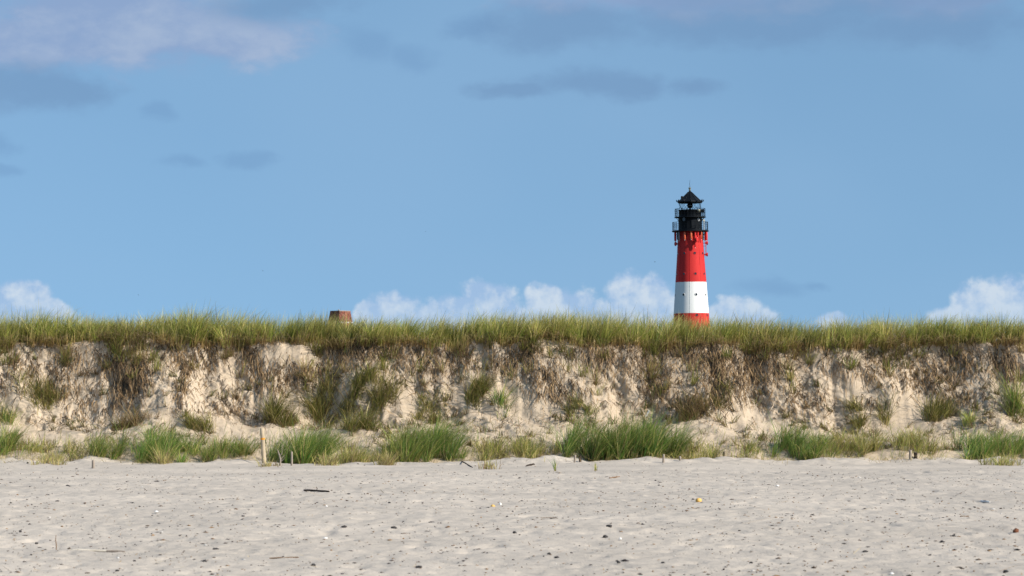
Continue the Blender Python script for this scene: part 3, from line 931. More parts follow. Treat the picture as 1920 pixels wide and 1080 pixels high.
parts.append(blades(bp, -np.pi / 2 + r.normal(0.25, 0.8, n), np.abs(r.normal(0.3, 0.2, n)), np.clip(r.normal(0.5, 0.4, n), 0, 1.6), r.uniform(0.2, 0.62, n), r.uniform(0.007, 0.014, n),
                    pick(G_DRY, n, r), cm, cm, r))
# straw coloured stem bases standing along the edge
n = 4200
sx = r.uniform(-16.5, 16.5, n); kp = r.uniform(0, 1, n) < np.clip(0.5 + 1.9 * fbm(sx * 1.6, sx * 0 + 4.0, 3, 85), 0.05, 1); sx = sx[kp]; n = len(sx)
sy = np.interp(sx, xs, y_e) + r.uniform(-0.12, 0.10, n); gz, _ = crest_ground(sx, sy)
G_STEM = np.array([(0.46, 0.31, 0.12), (0.55, 0.40, 0.17), (0.36, 0.23, 0.09)])
parts.append(blades(np.stack([sx, sy - 0.03, gz - 0.06], -1), r.normal(-0.6, 1.1, n), np.abs(r.normal(0.16, 0.12, n)), np.clip(r.normal(0.15, 0.15, n), 0, 0.6), r.uniform(0.18, 0.48, n), r.uniform(0.009, 0.018, n),
                    pick(G_STEM, n, r), pick(G_STEM, n, r), pick(G_YELL, n, r), r))
# dry thatch that spills over the edge
n = 4600
sx = r.uniform(-16.5, 16.5, n); keep = r.uniform(0, 1, n) < np.clip(0.50 + 1.9 * fbm(sx * 1.1, sx * 0 + 1.0, 3, 81), 0.05, 1); sx = sx[keep]; n = len(sx)
sy = np.interp(sx, xs, y_e) + r.uniform(-0.14, 0.22, n); gz, _ = crest_ground(sx, sy)
gz = np.minimum(gz, gz)
parts.append(blades(np.stack([sx, sy, gz - 0.02], -1), -np.pi / 2 + r.normal(0.15, 0.8, n), r.uniform(0.15, 0.8, n), r.uniform(0.5, 2.6, n), r.uniform(0.15, 0.55, n),
                    r.uniform(0.010, 0.020, n), pick(G_DRY, n, r), palette_mix(n, r, [(G_DRY, 0.8), (G_YELL, 0.2)]), pick(G_DRY, n, r), r))
V_, F_, C_ = join(parts)
cg = np_mesh('crest_grass', V_, F_, M['grass'], cols=C_)
tag(cg, 'dense band of green and straw marram grass along the top of the dune', 'grass', kind='stuff')

# ------------------------------------------------------------------ roots and dead stems hanging on the scarp
def strands(x0, s_top, length, drift, lift, width, col, npt, r):
    """ribbons lying on the face, following it downhill from row fraction s_top"""
    n = len(x0); ci = np.clip(np.searchsorted(dxs, x0), 1, len(dxs) - 2)
    P_ = np.zeros((n, npt, 3)); tt = np.linspace(0, 1, npt)
    wob = r.normal(0, 0.02, (n, npt)).cumsum(1)
    xk = x0[:, None] + drift[:, None] * length[:, None] * tt + wob * length[:, None] * 1.2
    s_start = S[np.clip(s_top, 0, S.shape[0] - 1), ci]
    for i in range(n):
        sk = s_start[i] - length[i] * tt
        col_i = np.clip(np.searchsorted(dxs, xk[i]), 0, len(dxs) - 1)
        c0 = ci[i]
        rowf = np.interp(sk, S[:R_FACE + 5, c0], np.arange(R_FACE + 5)); rw = np.clip(np.round(rowf).astype(int), 0, R_FACE + 4)
        a = lift[i] * (0.35 + np.sin(np.pi * np.minimum(tt * 1.0, 1)) * 0.9 + tt * 0.4)
        P_[i, :, 0] = xk[i]; P_[i, :, 1] = YY[rw, col_i] + a * ny[rw, col_i]; P_[i, :, 2] = ZZ[rw, col_i] + a * nz[rw, col_i]
    tan = np.gradient(P_, axis=1); tan /= np.linalg.norm(tan, axis=2, keepdims=True) + 1e-9
    side = np.cross(tan, np.array([0.1, -0.8, 0.6])[None, None]); side /= np.linalg.norm(side, axis=2, keepdims=True) + 1e-9
    w = width[:, None, None] * (1 - 0.7 * tt)[None, :, None] / 2
    V = np.stack([P_ - side * w, P_ + side * w], 2).reshape(n, npt * 2, 3)
    tri = []
    for k in range(npt - 1): tri += [(2 * k, 2 * k + 1, 2 * k + 2), (2 * k + 1, 2 * k + 3, 2 * k + 2)]
    F = (np.arange(n)[:, None, None] * (npt * 2) + np.array(tri)[None]).reshape(-1, 3)
    return V.reshape(-1, 3), F, np.repeat(col, npt * 2, axis=0)


G_ROOT = np.array([(0.20, 0.125, 0.060), (0.13, 0.082, 0.042), (0.28, 0.18, 0.09), (0.40, 0.27, 0.14), (0.07, 0.046, 0.026), (0.045, 0.032, 0.020)])
r = np.random.default_rng(8)
parts = []
# curtains of dead leaves and root mats: photograph x, y of the middle, half width, half height, count
curt = [(30, 700, 40, 40, 150), (120, 690, 50, 35, 200), (95, 735, 60, 35, 240), (215, 685, 40, 35, 280), (240, 735, 40, 55, 480), (262, 700, 22, 30, 200), (345, 735, 12, 60, 150),
        (330, 680, 40, 40, 180), (385, 675, 40, 45, 260), (455, 660, 30, 40, 180), (475, 705, 24, 50, 200), (560, 700, 60, 22, 180), (520, 720, 40, 40, 220), (640, 665, 50, 36, 320),
        (690, 660, 60, 40, 420), (600, 720, 40, 40, 160), (745, 680, 40, 40, 180), (800, 690, 40, 50, 240), (870, 680, 40, 40, 220), (950, 690, 40, 40, 200), (985, 660, 30, 30, 220),
        (1020, 720, 40, 45, 340), (1055, 745, 50, 24, 220), (1100, 665, 40, 30, 180), (1130, 690, 40, 50, 260), (1160, 660, 40, 30, 180), (1220, 690, 50, 40, 220), (1225, 735, 30, 50, 220), (1290, 660, 40, 30, 260),
        (1275, 760, 40, 24, 180), (1340, 690, 36, 60, 560), (1345, 740, 30, 45, 300), (1400, 720, 36, 60, 420), (1420, 670, 36, 40, 220), (1455, 700, 36, 50, 220), (1310, 770, 30, 20, 150), (1555, 660, 16, 26, 90), (1580, 690, 50, 30, 200), (1640, 705, 40, 24, 140),
        (1690, 680, 50, 30, 200), (1735, 720, 50, 34, 380), (1790, 705, 50, 40, 260), (1830, 680, 50, 40, 200), (1890, 700, 30, 60, 360), (1800, 750, 50, 24, 200), (1500, 760, 50, 30, 120), (1630, 760, 40, 16, 90), (420, 770, 60, 20, 160), (180, 770, 60, 20, 140)]
for (cx, cy, hw, hh_, cnt) in curt:
    cnt = int(cnt * 0.66)
    pxx = r.normal(cx, hw * 0.55, cnt); pyy = r.normal(cy - hh_ * 0.4, hh_ * 0.45, cnt)
    xk = np.zeros(cnt); sk = np.zeros(cnt, int)
    cc = np.clip(np.searchsorted(dxs, (pxx - 960) / FPX * 69.4), 0, len(dxs) - 1)
    for i in range(cnt):
        colp = PROJ_Y[:R_FACE + 5, cc[i]]; sk[i] = int(np.argmin(np.abs(colp - pyy[i]))); xk[i] = dxs[cc[i]]
    parts.append(strands(xk, sk, r.uniform(0.10, 0.36, cnt) * (0.6 + hh_ / 70), r.normal(0.08, 0.28, cnt), r.uniform(0.006, 0.06, cnt), r.uniform(0.010, 0.024, cnt),
                         pick(G_ROOT, cnt, r, 0.3), 6, r))
# scattered roots everywhere on the scarp, fewer on the talus
n = 13000
xk = r.uniform(-15, 15, n); zr = np.where(r.uniform(0, 1, n) < 0.28, r.uniform(1.2, 2.1, n), np.clip(r.normal(2.5, 0.42, n), 1.15, 3.02))
den = fbm(xk * 0.9, zr * 1.6, 3, 91); kp = r.uniform(0, 1, n) < np.clip(0.5 + 1.3 * den, 0.06, 1); xk, zr = xk[kp], zr[kp]; n = len(xk)
rowi = np.array([int(np.argmin(np.abs(ZONE - z_))) for z_ in zr])
sl_ = slip[rowi, np.clip(np.searchsorted(dxs, xk), 0, len(dxs) - 1)]; kp = r.uniform(0, 1, n) > 0.9 * sl_; xk, rowi = xk[kp], rowi[kp]; n = len(xk)
parts.append(strands(xk, rowi, r.uniform(0.06, 0.28, n), r.normal(0.15, 0.6, n), r.uniform(0.004, 0.045, n), r.uniform(0.009, 0.021, n), pick(G_ROOT, n, r, 0.3), 5, r))
# stiff dead stems and root ends standing off the face
n = 4200
xk = r.uniform(-15, 15, n); zr = np.clip(r.normal(2.4, 0.45, n), 1.05, 3.0)
den = fbm(xk * 1.1, zr * 1.8, 3, 95); kp = r.uniform(0, 1, n) < np.clip(0.5 + 1.4 * den, 0.05, 1); xk, zr = xk[kp], zr[kp]; n = len(xk)
rowi = np.array([int(np.argmin(np.abs(ZONE - z_))) for z_ in zr]); ci = np.clip(np.searchsorted(dxs, xk), 0, len(dxs) - 1)
bp = np.stack([XX2[rowi, ci], YY[rowi, ci], ZZ[rowi, ci] - 0.01], -1)
parts.append(blades(bp, -np.pi / 2 + r.normal(0.2, 1.0, n), r.uniform(0.3, 1.6, n), r.uniform(0.2, 1.4, n), r.uniform(0.06, 0.28, n), r.uniform(0.009, 0.019, n),
                    pick(G_ROOT, n, r, 0.3), pick(G_ROOT, n, r, 0.3), palette_mix(n, r, [(G_ROOT, 0.6), (G_DRY, 0.4)]), r))
# small wilted tufts caught on the face
nt = 720
tx = r.uniform(-15, 15, nt); zr = np.where(r.uniform(0, 1, nt) < 0.5, r.uniform(1.1, 2.1, nt), np.clip(r.normal(2.3, 0.5, nt), 1.1, 2.95)); tr = np.array([int(np.argmin(np.abs(ZONE - z_))) for z_ in zr]); tcx = np.clip(np.searchsorted(dxs, tx), 0, len(dxs) - 1)
kp = r.uniform(0, 1, nt) > 0.8 * slip[tr, tcx]; tx, tr = tx[kp], tr[kp]; nt = len(tx)
idx = np.repeat(np.arange(nt), r.integers(8, 30, nt)); n = len(idx)
c2 = np.clip(np.searchsorted(dxs, tx[idx] + r.normal(0, 0.05, n)), 0, len(dxs) - 1)
bp = np.stack([XX2[tr[idx], c2], YY[tr[idx], c2] + 0.01, ZZ[tr[idx], c2] - 0.01], -1)
tg_ = np.clip(r.normal(0.55, 0.35, nt), 0, 1)[idx]
cm = np.where((r.uniform(0, 1, n) < tg_)[:, None], pick(G_OLIVE, n, r), palette_mix(n, r, [(G_DRY, 0.6), (G_ROOT, 0.4)]))
parts.append(blades(bp, np.repeat(r.uniform(-3.3, 0.2, nt), np.bincount(idx, minlength=nt)) + r.normal(0, 0.6, n), np.abs(r.normal(0.4, 0.3, n)), np.clip(r.normal(0.6, 0.5, n), 0, 2.2), r.uniform(0.10, 0.34, n), r.uniform(0.008, 0.016, n), pick(G_DRY, n, r), cm, cm, r))
V_, F_, C_ = join(parts)
rt = np_mesh('hanging_roots', V_, F_, M['dead'], cols=C_)
tag(rt, 'brown roots and dead grass stems hanging all over the eroded dune face', 'roots', kind='stuff')

# ------------------------------------------------------------------ single tussocks
def tussock(name, label, X_, Y_, w_px, h_px, count, mix, lean_x, seed, group, dry_base=0.5, depth=0.5, wid=(0.006, 0.011), droop=0.3, up=1.0):
    r = np.random.default_rng(seed)
    c = ground_at(X_, Y_); k = c.y / FPX; hw = w_px * k / 2; hm = 0.9 * h_px * k
    nt_ = max(2, int(w_px / 5))
    tx_ = np.clip(r.normal(0, 0.48, nt_), -1.05, 1.05) * hw; ty_ = r.uniform(-0.5, 0.5, nt_) * depth
    ii = r.integers(0, nt_, count); sp_ = r.normal(0, 0.05, (count, 2))
    x = c.x + tx_[ii] + sp_[:, 0]; y = c.y + ty_[ii] + sp_[:, 1]
    z = land_z(x, y) - 0.03
    prof = 0.6 + 0.4 * np.sqrt(np.clip(1 - (tx_ / (hw * 1.3 + 1e-6)) ** 2, 0, 1)); th = prof * np.clip(r.normal(1.02, 0.2, nt_), 0.5, 1.4)
    tone_ = np.clip(r.normal(1, 0.2, nt_), 0.55, 1.5)
    h_ = hm * th[ii] * np.where(r.uniform(0, 1, count) < 0.1, r.uniform(1.0, 1.3, count), r.uniform(0.4, 1.08, count)) * up
    az_ = np.arctan2(sp_[:, 1] * 5 + r.normal(0, 0.4, count), sp_[:, 0] * 6 + lean_x * 0.8 + r.normal(0, 0.5, count))
    cm_ = palette_mix(count, r, mix) * tone_[ii][:, None]; cb_ = np.where(r.uniform(0, 1, (count, 1)) < dry_base, pick(G_DRY, count, r), cm_)
    v, f, cc_ = blades(np.stack([x, y, z], -1) - np.array(c)[None], az_, np.abs(r.normal(0.32, 0.2, count)), np.clip(r.normal(droop, 0.26, count), 0, 1.4), h_,
                       r.uniform(*wid, count), cb_, cm_, cm_ * 0.8 + 0.2 * pick(G_YELL, count, r), r)
    o = np_mesh(name, v, f, M['grass'], cols=cc_); o.location = c
    return tag(o, label, 'grass', group)


GREENMIX = [(G_FOOT, 0.78), (G_YELL, 0.16), (G_DRY, 0.06)]
MIDMIX = [(G_FOOT, 0.45), (G_GREEN, 0.25), (G_YELL, 0.2), (G_DRY, 0.1)]
PALEMIX = [(G_GREEN, 0.35), (G_YELL, 0.4), (G_DRY, 0.25)]
STRAWMIX = [(G_YELL, 0.5), (G_DRY, 0.45), (G_FOOT, 0.05)]
OLIVE = [(G_OLIVE, 0.78), (G_DRY, 0.12), (G_YELL, 0.10)]
DEADMIX = [(G_DRY, 0.55), (G_ROOT, 0.30), (G_OLIVE, 0.15)]
FG = 'grass clumps along the foot of the dune'
foot_cl = [
    (4, 848, 46, 58, 620, MIDMIX, 0.5, 'mixed green grass clump cut by the left edge at the dune foot'),
    (60, 846, 70, 34, 360, PALEMIX, 0.4, 'thin yellowish grass near the left edge at the dune foot'),
    (120, 862, 70, 34, 420, PALEMIX, 0.3, 'straw coloured low grass beside the pale stub at the dune foot'),
    (205, 850, 70, 56, 800, MIDMIX, 0.6, 'pointed green grass clump left of the bright clump at lower left'),
    (295, 860, 115, 60, 2000, GREENMIX, 0.4, 'bright green grass clump at lower left, well left of the tall post'),
    (418, 856, 110, 42, 1000, MIDMIX, 0.4, 'short mixed grass clump just left of the tall post'),
    (565, 862, 150, 82, 3000, GREENMIX, 0.9, 'large bright green grass clump directly right of the tall post'),
    (655, 866, 60, 44, 700, PALEMIX, 0.2, 'straw coloured grass clump below the dune middle, beside the bright clump'),
    (718, 866, 46, 40, 560, PALEMIX, 0.1, 'dry standing grass tuft left of the wide green clump'),
    (750, 858, 90, 62, 1300, MIDMIX, 0.6, 'mixed green grass clump left of the wide dark green clump'),
    (815, 856, 110, 66, 2000, GREENMIX, 0.7, 'wide dark green grass clump left of the picture centre'),
    (925, 856, 80, 42, 620, PALEMIX, 0.4, 'sparse yellow green grass left of the picture centre'),
    (995, 852, 90, 50, 620, PALEMIX, 0.6, 'loose yellow green grass clump left of the largest green clump'),
    (1165, 856, 195, 84, 4600, GREENMIX, 1.1, 'largest dense green grass clump, leaning right, below the lighthouse'),
    (1310, 854, 110, 42, 520, PALEMIX, 0.3, 'sparse pale grass right of the largest green clump'),
    (1405, 850, 60, 30, 200, PALEMIX, 0.2, 'few thin pale blades at the dune foot right of the lighthouse'),
    (1495, 848, 115, 54, 1500, GREENMIX, 0.8, 'bright green grass clump at the dune foot right of the lighthouse'),
    (1535, 858, 46, 40, 420, MIDMIX, 0.2, 'small light green tuft in front of the right bright clump'),
    (1600, 846, 110, 48, 1000, PALEMIX, 0.5, 'yellow green grass clump left of the pair of stub posts'),
    (1720, 842, 120, 44, 760, PALEMIX, 0.4, 'pale mixed grass behind the pair of stub posts'),
    (1860, 850, 170, 52, 2200, GREENMIX, 0.7, 'wide bright green grass clump at the right edge'),
    (505, 874, 34, 20, 150, STRAWMIX, 0.1, 'short straw tuft around the base of the tall post'),
    (620, 872, 50, 30, 240, STRAWMIX, 0.3, 'bent straw tuft in front of the large clump right of the post'),
    (302, 870, 40, 40, 220, STRAWMIX, 0.1, 'standing straw tuft in front of the bright clump at lower left'),
    (100, 868, 70, 26, 260, STRAWMIX, 0.2, 'flattened straw tuft on the sand bank at far lower left'),
    (735, 872, 40, 36, 260, STRAWMIX, 0.0, 'upright straw tuft at the sand edge below the slope left of centre'),
    (1875, 872, 60, 34, 320, PALEMIX, 0.4, 'low pale grass tuft on the sand at the right edge'),
]
for i, (a, b, w, h, cnt, mx, ln_, lb) in enumerate(foot_cl):
    tussock('grass_clump', lb, a, b, w, h, cnt, mx, ln_, 100 + i, FG, dry_base=0.4, depth=1.0, wid=(0.007, 0.014), droop=0.36)
SG = 'tussocks growing on the dune face'
face_cl = [
    (80, 758, 90, 46, 500, OLIVE, -0.1, 'dark matted tussock on the dune face near the left edge'),
    (6, 790, 30, 44, 220, MIDMIX, 0.4, 'green tussock on the slope cut by the left edge'),
    (370, 804, 50, 36, 420, OLIVE, -0.2, 'olive tussock low on the slope left of the tall post'),
    (520, 788, 56, 60, 600, OLIVE, 0.6, 'olive tussock on the slope above the tall post'),
    (597, 766, 44, 62, 560, OLIVE, 0.0, 'upright olive tussock below the chimney'),
    (655, 754, 90, 52, 950, OLIVE, 0.6, 'broad olive tussock on the slope right of the chimney'),
    (720, 748, 60, 50, 520, OLIVE, 0.3, 'olive tussock beside the broad one, right of the chimney'),
    (672, 806, 60, 50, 620, OLIVE, 0.5, 'low olive brown tussock above the bright foot clumps'),
    (808, 724, 50, 66, 560, OLIVE, 0.1, 'tall yellow olive tussock high on the slope left of centre'),
    (815, 776, 60, 40, 520, OLIVE, 0.2, 'low dark tussock under the tall one left of centre'),
    (890, 746, 46, 44, 640, OLIVE, 0.7, 'compact green tussock on the slope left of the picture centre'),
    (942, 765, 26, 56, 160, MIDMIX, 0.4, 'thin tussock beside the compact one near the picture centre'),
    (1085, 768, 60, 28, 420, OLIVE, -0.3, 'flattened dark green tussock on the slope above the largest clump'),
    (1300, 782, 60, 50, 480, DEADMIX, -0.2, 'brown dead tussock slumped at the scarp base under the lighthouse'),
    (1345, 752, 50, 36, 300, OLIVE, 0.3, 'dim green tussock among dead stems right of the lighthouse'),
    (1612, 790, 44, 42, 420, OLIVE, -0.3, 'dark olive tussock on the right slope, leaning left'),
    (1655, 788, 24, 36, 200, OLIVE, 0.2, 'small olive tussock next to the left leaning one'),
    (1758, 782, 60, 48, 560, OLIVE, 0.5, 'yellow olive tussock on the right slope above the foot grass'),
    (1815, 792, 26, 34, 140, MIDMIX, 0.1, 'thin upright tussock on the right slope'),
    (1908, 770, 36, 80, 380, MIDMIX, 0.1, 'tall thin tussock on the slope at the right edge'),
    (365, 708, 60, 50, 260, DEADMIX, 0.3, 'straw tussock high on the scarp at left'),
    (1690, 668, 60, 30, 260, DEADMIX, 0.6, 'dead tussock just under the crest at right'),
    (245, 705, 60, 40, 480, DEADMIX, -0.4, 'dark dead tussock hanging high on the scarp at left'),
    (245, 800, 80, 36, 420, DEADMIX, -0.3, 'brown slumped tussock at the scarp base at left'),
    (700, 690, 90, 56, 760, OLIVE, 0.2, 'olive tussock slipping from the crest right of the chimney'),
]
for i, (a, b, w, h, cnt, mx, ln_, lb) in enumerate(face_cl):
    tussock('dune_tussock', lb, a, b, w, h, cnt, mx, ln_, 200 + i, SG, dry_base=0.6, depth=0.3, wid=(0.008, 0.015), droop=0.42)

# thin scattered blades on talus, foot and upper beach
r = np.random.default_rng(21)
n = 11500
xk = r.uniform(-14.5, 14.5, n); yk = 65.9 + r.gamma(2.0, 0.42, n) - 0.2
den = fbm(xk * 0.8, yk * 1.2, 3, 97); kp = r.uniform(0, 1, n) < np.clip(0.42 + 1.7 * den, 0.02, 1); xk, yk = xk[kp], yk[kp]; n = len(xk)
zk = land_z(xk, yk)
mxx = palette_mix(n, r, [(G_FOOT, 0.3), (G_GREEN, 0.25), (G_YELL, 0.25), (G_DRY, 0.2)])
p1 = blades(np.stack([xk, yk, zk - 0.02], -1), r.normal(0.2, 1.0, n), np.abs(r.normal(0.3, 0.25, n)), np.clip(r.normal(0.3, 0.25, n), 0, 1.2), r.uniform(0.12, 0.48, n), r.uniform(0.006, 0.011, n),
            pick(G_DRY, n, r), mxx, mxx, r)
n = 3200
xk = r.uniform(-14, 14, n); yk = 66.0 - np.abs(r.normal(0, 0.8, n)); kp = r.uniform(0, 1, n) < np.clip(0.35 + 1.9 * fbm(xk * 1.1, yk * 0.7, 3, 98), 0.04, 1); xk, yk = xk[kp], yk[kp]; n = len(xk); zk = land_z(xk, yk)
p2 = blades(np.stack([xk, yk, zk - 0.01], -1), r.uniform(0, 6.28, n), r.uniform(0.3, 2.5, n), r.uniform(0.1, 1.0, n), r.uniform(0.06, 0.26, n), r.uniform(0.006, 0.012, n), pick(G_DRY, n, r), palette_mix(n, r, [(G_DRY, 0.6), (G_YELL, 0.4)]), pick(G_YELL, n, r), r)
V_, F_, C_ = join([p1, p2])
tag(np_mesh('sparse_grass', V_, F_, M['grass'], cols=C_), 'thin scattered grass blades over the slope and foot of the dune', 'grass', kind='stuff')

# ------------------------------------------------------------------ posts and driftwood
def post(name, label, X_, y_bot, y_top, w_px, mat, cat='post', lean=(0, 0), group=None, band=None, seed=0):
    c = ground_at(X_, y_bot); k = c.y / FPX; h = (y_bot - y_top) * k; rad = w_px * k / 2
    r = np.random.default_rng(seed)
    n = 7; pts = []; rads = []
    for i in range(n):
        t = i / (n - 1); z = -0.25 + (h + 0.25) * t
        pts.append((lean[0] * z + r.normal(0, 0.06) * rad, lean[1] * z, z)); rads.append(rad * (1.06 - 0.12 * t) * r.uniform(0.95, 1.05))
    pts.append((pts[-1][0], 0, h + rad * 0.12)); rads.append(rad * 0.78)
    e = empty(name, c); tag(e, label, cat, group)
    MB().tube(pts, rads, 12).build('shaft', mat, e)
    if band:
        zb_ = (y_bot - band) * k
        MB().tube([(lean[0] * (zb_ - 0.02), 0, zb_ - 0.02), (lean[0] * (zb_ + 0.02), 0, zb_ + 0.02)], rad * 1.1, 12).build('band', M['band'], e)
    return e


post('wooden_post', 'tall pale wooden post with an orange ring standing at the dune foot', 495, 868, 804, 8.2, M['post'], lean=(-0.055, 0), band=823.5, seed=1)
post('stub_post', 'thin grey stake right of the tall post', 547, 873, 847, 4.2, M['grey_wood'], seed=2)
post('stub_post', 'short weathered stub with pale side at lower left of the dune foot', 175, 878, 863, 6, M['grey_wood'], seed=3)
post('stub_post', 'left one of the pair of dark stubs at the right dune foot', 1707, 860, 848, 5.5, M['grey_wood'], seed=4)
post('stub_post', 'right and thicker one of the pair of dark stubs at the dune foot', 1716, 861, 848, 7, M['dark_wood'], seed=5)
PG = 'row of short pegs in the sand'
for i, (a, b, h, w) in enumerate([(1088, 865, 9, 5), (1106, 862, 8, 4), (1078, 863, 7, 3.5), (1134, 860, 10, 3.5), (1244, 862, 9, 4), (1276, 866, 11, 4.5), (1358, 858, 11, 3.5), (1373, 858, 9, 3.5), (1384, 858, 10, 3.5), (1002, 862, 6, 4), (1019, 864, 8, 3)]):
    nm = ['thickest dark peg left of the row below the largest green clump', 'peg just right of the thickest one below the largest clump', 'small peg just left of the thickest one', 'thin peg below the left half of the largest clump', 'peg below the right end of the largest clump',
          'tallest peg right of the largest clump', 'leftmost of three close pegs right of the lighthouse', 'middle of three close pegs right of the lighthouse', 'rightmost of three close pegs right of the lighthouse', 'low peg left of the picture centre group', 'thin peg left of the largest clump'][i]
    post('wooden_peg', nm + ', at the dune foot', a, b, b - h, w, M['grey_wood'] if i % 3 else M['dark_wood'], 'peg', group=PG, seed=30 + i, lean=(0.05 * ((i * 7) % 5 - 2), 0))


def stick(name, label, Xa, Ya, Xb, Yb, w_px, mat, cat='driftwood', raise_=0.0, twig=False, seed=0, on='beach', mat2=None):
    f_ = beach_at if on == 'beach' else dune_at
    a = f_(Xa, Ya); b = f_(Xb, Yb); k = a.y / FPX; rad = w_px * k / 2
    if on == 'air': b = a + Vector(((Xb - Xa) * k, 0, (Ya - Yb) * k))
    r = np.random.default_rng(seed); pts = []; rads = []
    for i in range(7):
        t = i / 6; p = a.lerp(b, t) - a; p = p + Vector((0, r.normal(0, rad * 0.3), r.normal(0, rad * 0.2) + rad * 0.7)); pts.append(p); rads.append(rad * r.uniform(0.8, 1.1) * (0.7 if i in (0, 6) else 1))
    if mat2 or twig:
        e = empty(name, a); tag(e, label, cat)
        if mat2:
            MB().tube(pts[:5], rads[:5], 8).build('pale_end', mat, e); MB().tube(pts[4:], [q * 1.04 for q in rads[4:]], 8).build('dark_end', mat2, e)
        else:
            MB().tube(pts, rads, 8).build('branch', mat, e)
            MB().tube([pts[3], pts[3] + Vector((0.01, 0, 0.03)), pts[3] + Vector((0.0, 0, 0.065))], [rad * 0.4, rad * 0.3, rad * 0.15], 6).build('twig', mat, e)
        return e
    o = MB().tube(pts, rads, 8).build(name, mat); o.location = a
    return tag(o, label, cat)


stick('driftwood_stick', 'dark brown stick lying on the sand below the tall post', 570, 920.5, 617, 923.0, 4.2, M['dark_wood'], twig=True, seed=1)
stick('driftwood_stick', 'long pale stick with a dark end at lower left', 131, 1032, 234, 1035.5, 4.2, M['pale_wood'], seed=2, mat2=M['grey_wood'])
stick('driftwood_stick', 'short dark stick on the sand near the picture centre, below the dune foot', 987, 874.5, 1002, 871.5, 4.0, M['dark_wood'], seed=3)
stick('driftwood_stick', 'brown stick on the far sand below the largest grass clump', 1143, 897, 1162, 894.5, 2.4, M['brown_wood'], seed=4)
stick('driftwood_stick', 'white stick lying on the sand at right', 1838, 940, 1856, 942.5, 3.4, M['shell'], seed=5)
stick('driftwood_stick', 'brown flat stick at the right below the white stick', 1800, 969, 1817, 969, 2.4, M['brown_wood'], seed=6)
stick('driftwood_stick', 'dark thin stick curving out of the foot sand left of centre', 866, 866, 886, 877, 2.2, M['dark_wood'], seed=7)
stick('driftwood_stick', 'thin dark stick at lower centre', 1013, 971, 1046, 972, 2.2, M['grey_wood'], seed=8)
stick('driftwood_stick', 'brown stick on the far sand at right of the lighthouse', 1678, 936.5, 1698, 938.5, 2.6, M['brown_wood'], seed=9)
stick('driftwood_stick', 'orange brown stalk lying in the near sand left of centre', 505, 1047.5, 560, 1046, 2.8, M['brown_wood'], seed=10)
p0 = dune_at(1209, 779)
o = MB().tube([(0, 0, -0.03), (0.06, -0.01, 0.06), (0.10, -0.02, 0.12)], [0.028, 0.028, 0.02], 8).build('white_stick', M['shell']); o.location = p0
tag(o, 'white stick end poking up behind the largest green grass clump', 'driftwood')
p0 = ground_at(525, 873); e = empty('dead_twig', p0); tag(e, 'bare grey branching twig between the tall post and the thin stake', 'twig')
MB().tube([(0, 0, -0.05), (0.01, 0, 0.14), (-0.03, 0.01, 0.27), (-0.045, 0, 0.34)], [0.022, 0.019, 0.015, 0.008], 7).build('stem', M['grey_wood'], e)
for q in ([(0.01, 0, 0.13), (0.07, 0.01, 0.2), (0.11, 0, 0.23)], [(-0.01, 0, 0.2), (0.04, 0, 0.26), (0.05, 0, 0.31)], [(0.0, 0, 0.08), (0.06, -0.02, 0.12), (0.13, -0.02, 0.19)]):
    MB().tube(q, [0.012, 0.010, 0.004], 6).build('branch', M['grey_wood'], e)
p0 = beach_at(105, 1031); o = MB().tube([(0, 0, -0.04), (0.004, 0, 0.05), (-0.004, 0, 0.10), (0.0, 0, 0.15)], [0.0042, 0.005, 0.004, 0.002], 6).build('upright_stalk', M['brown_wood']); o.location = p0
tag(o, 'thin orange brown stalk standing upright in the sand at lower left', 'stalk')
for i, (X_, Y_, h, lb) in enumerate([(1041, 883, 0.36, 'lone thin grass shoot standing on the sand near the picture centre'), (1117, 883, 0.24, 'short lone grass shoot on the sand below the largest clump'), (915, 880, 0.28, 'small dry grass tuft on the sand left of the picture centre')]):
    c = beach_at(X_, Y_); r = np.random.default_rng(400 + i); n = 14 if i < 2 else 90
    mm = palette_mix(n, r, [(G_FOOT, 0.5), (G_YELL, 0.5)] if i < 2 else [(G_YELL, 0.5), (G_DRY, 0.4), (G_FOOT, 0.1)])
    v, f, cc = blades(np.stack([r.normal(0, 0.02 if i < 2 else 0.12, n), r.normal(0, 0.02 if i < 2 else 0.1, n), np.full(n, -0.02)], -1), r.uniform(0, 6.28, n), r.uniform(0.02, 0.3, n), r.uniform(0, 0.4, n), h * r.uniform(0.5, 1.1, n), r.uniform(0.008, 0.013, n), pick(G_DRY, n, r), mm, mm, r)
    o = np_mesh('grass_shoot', v, f, M['grass'], cols=cc); o.location = c; tag(o, lb, 'grass')


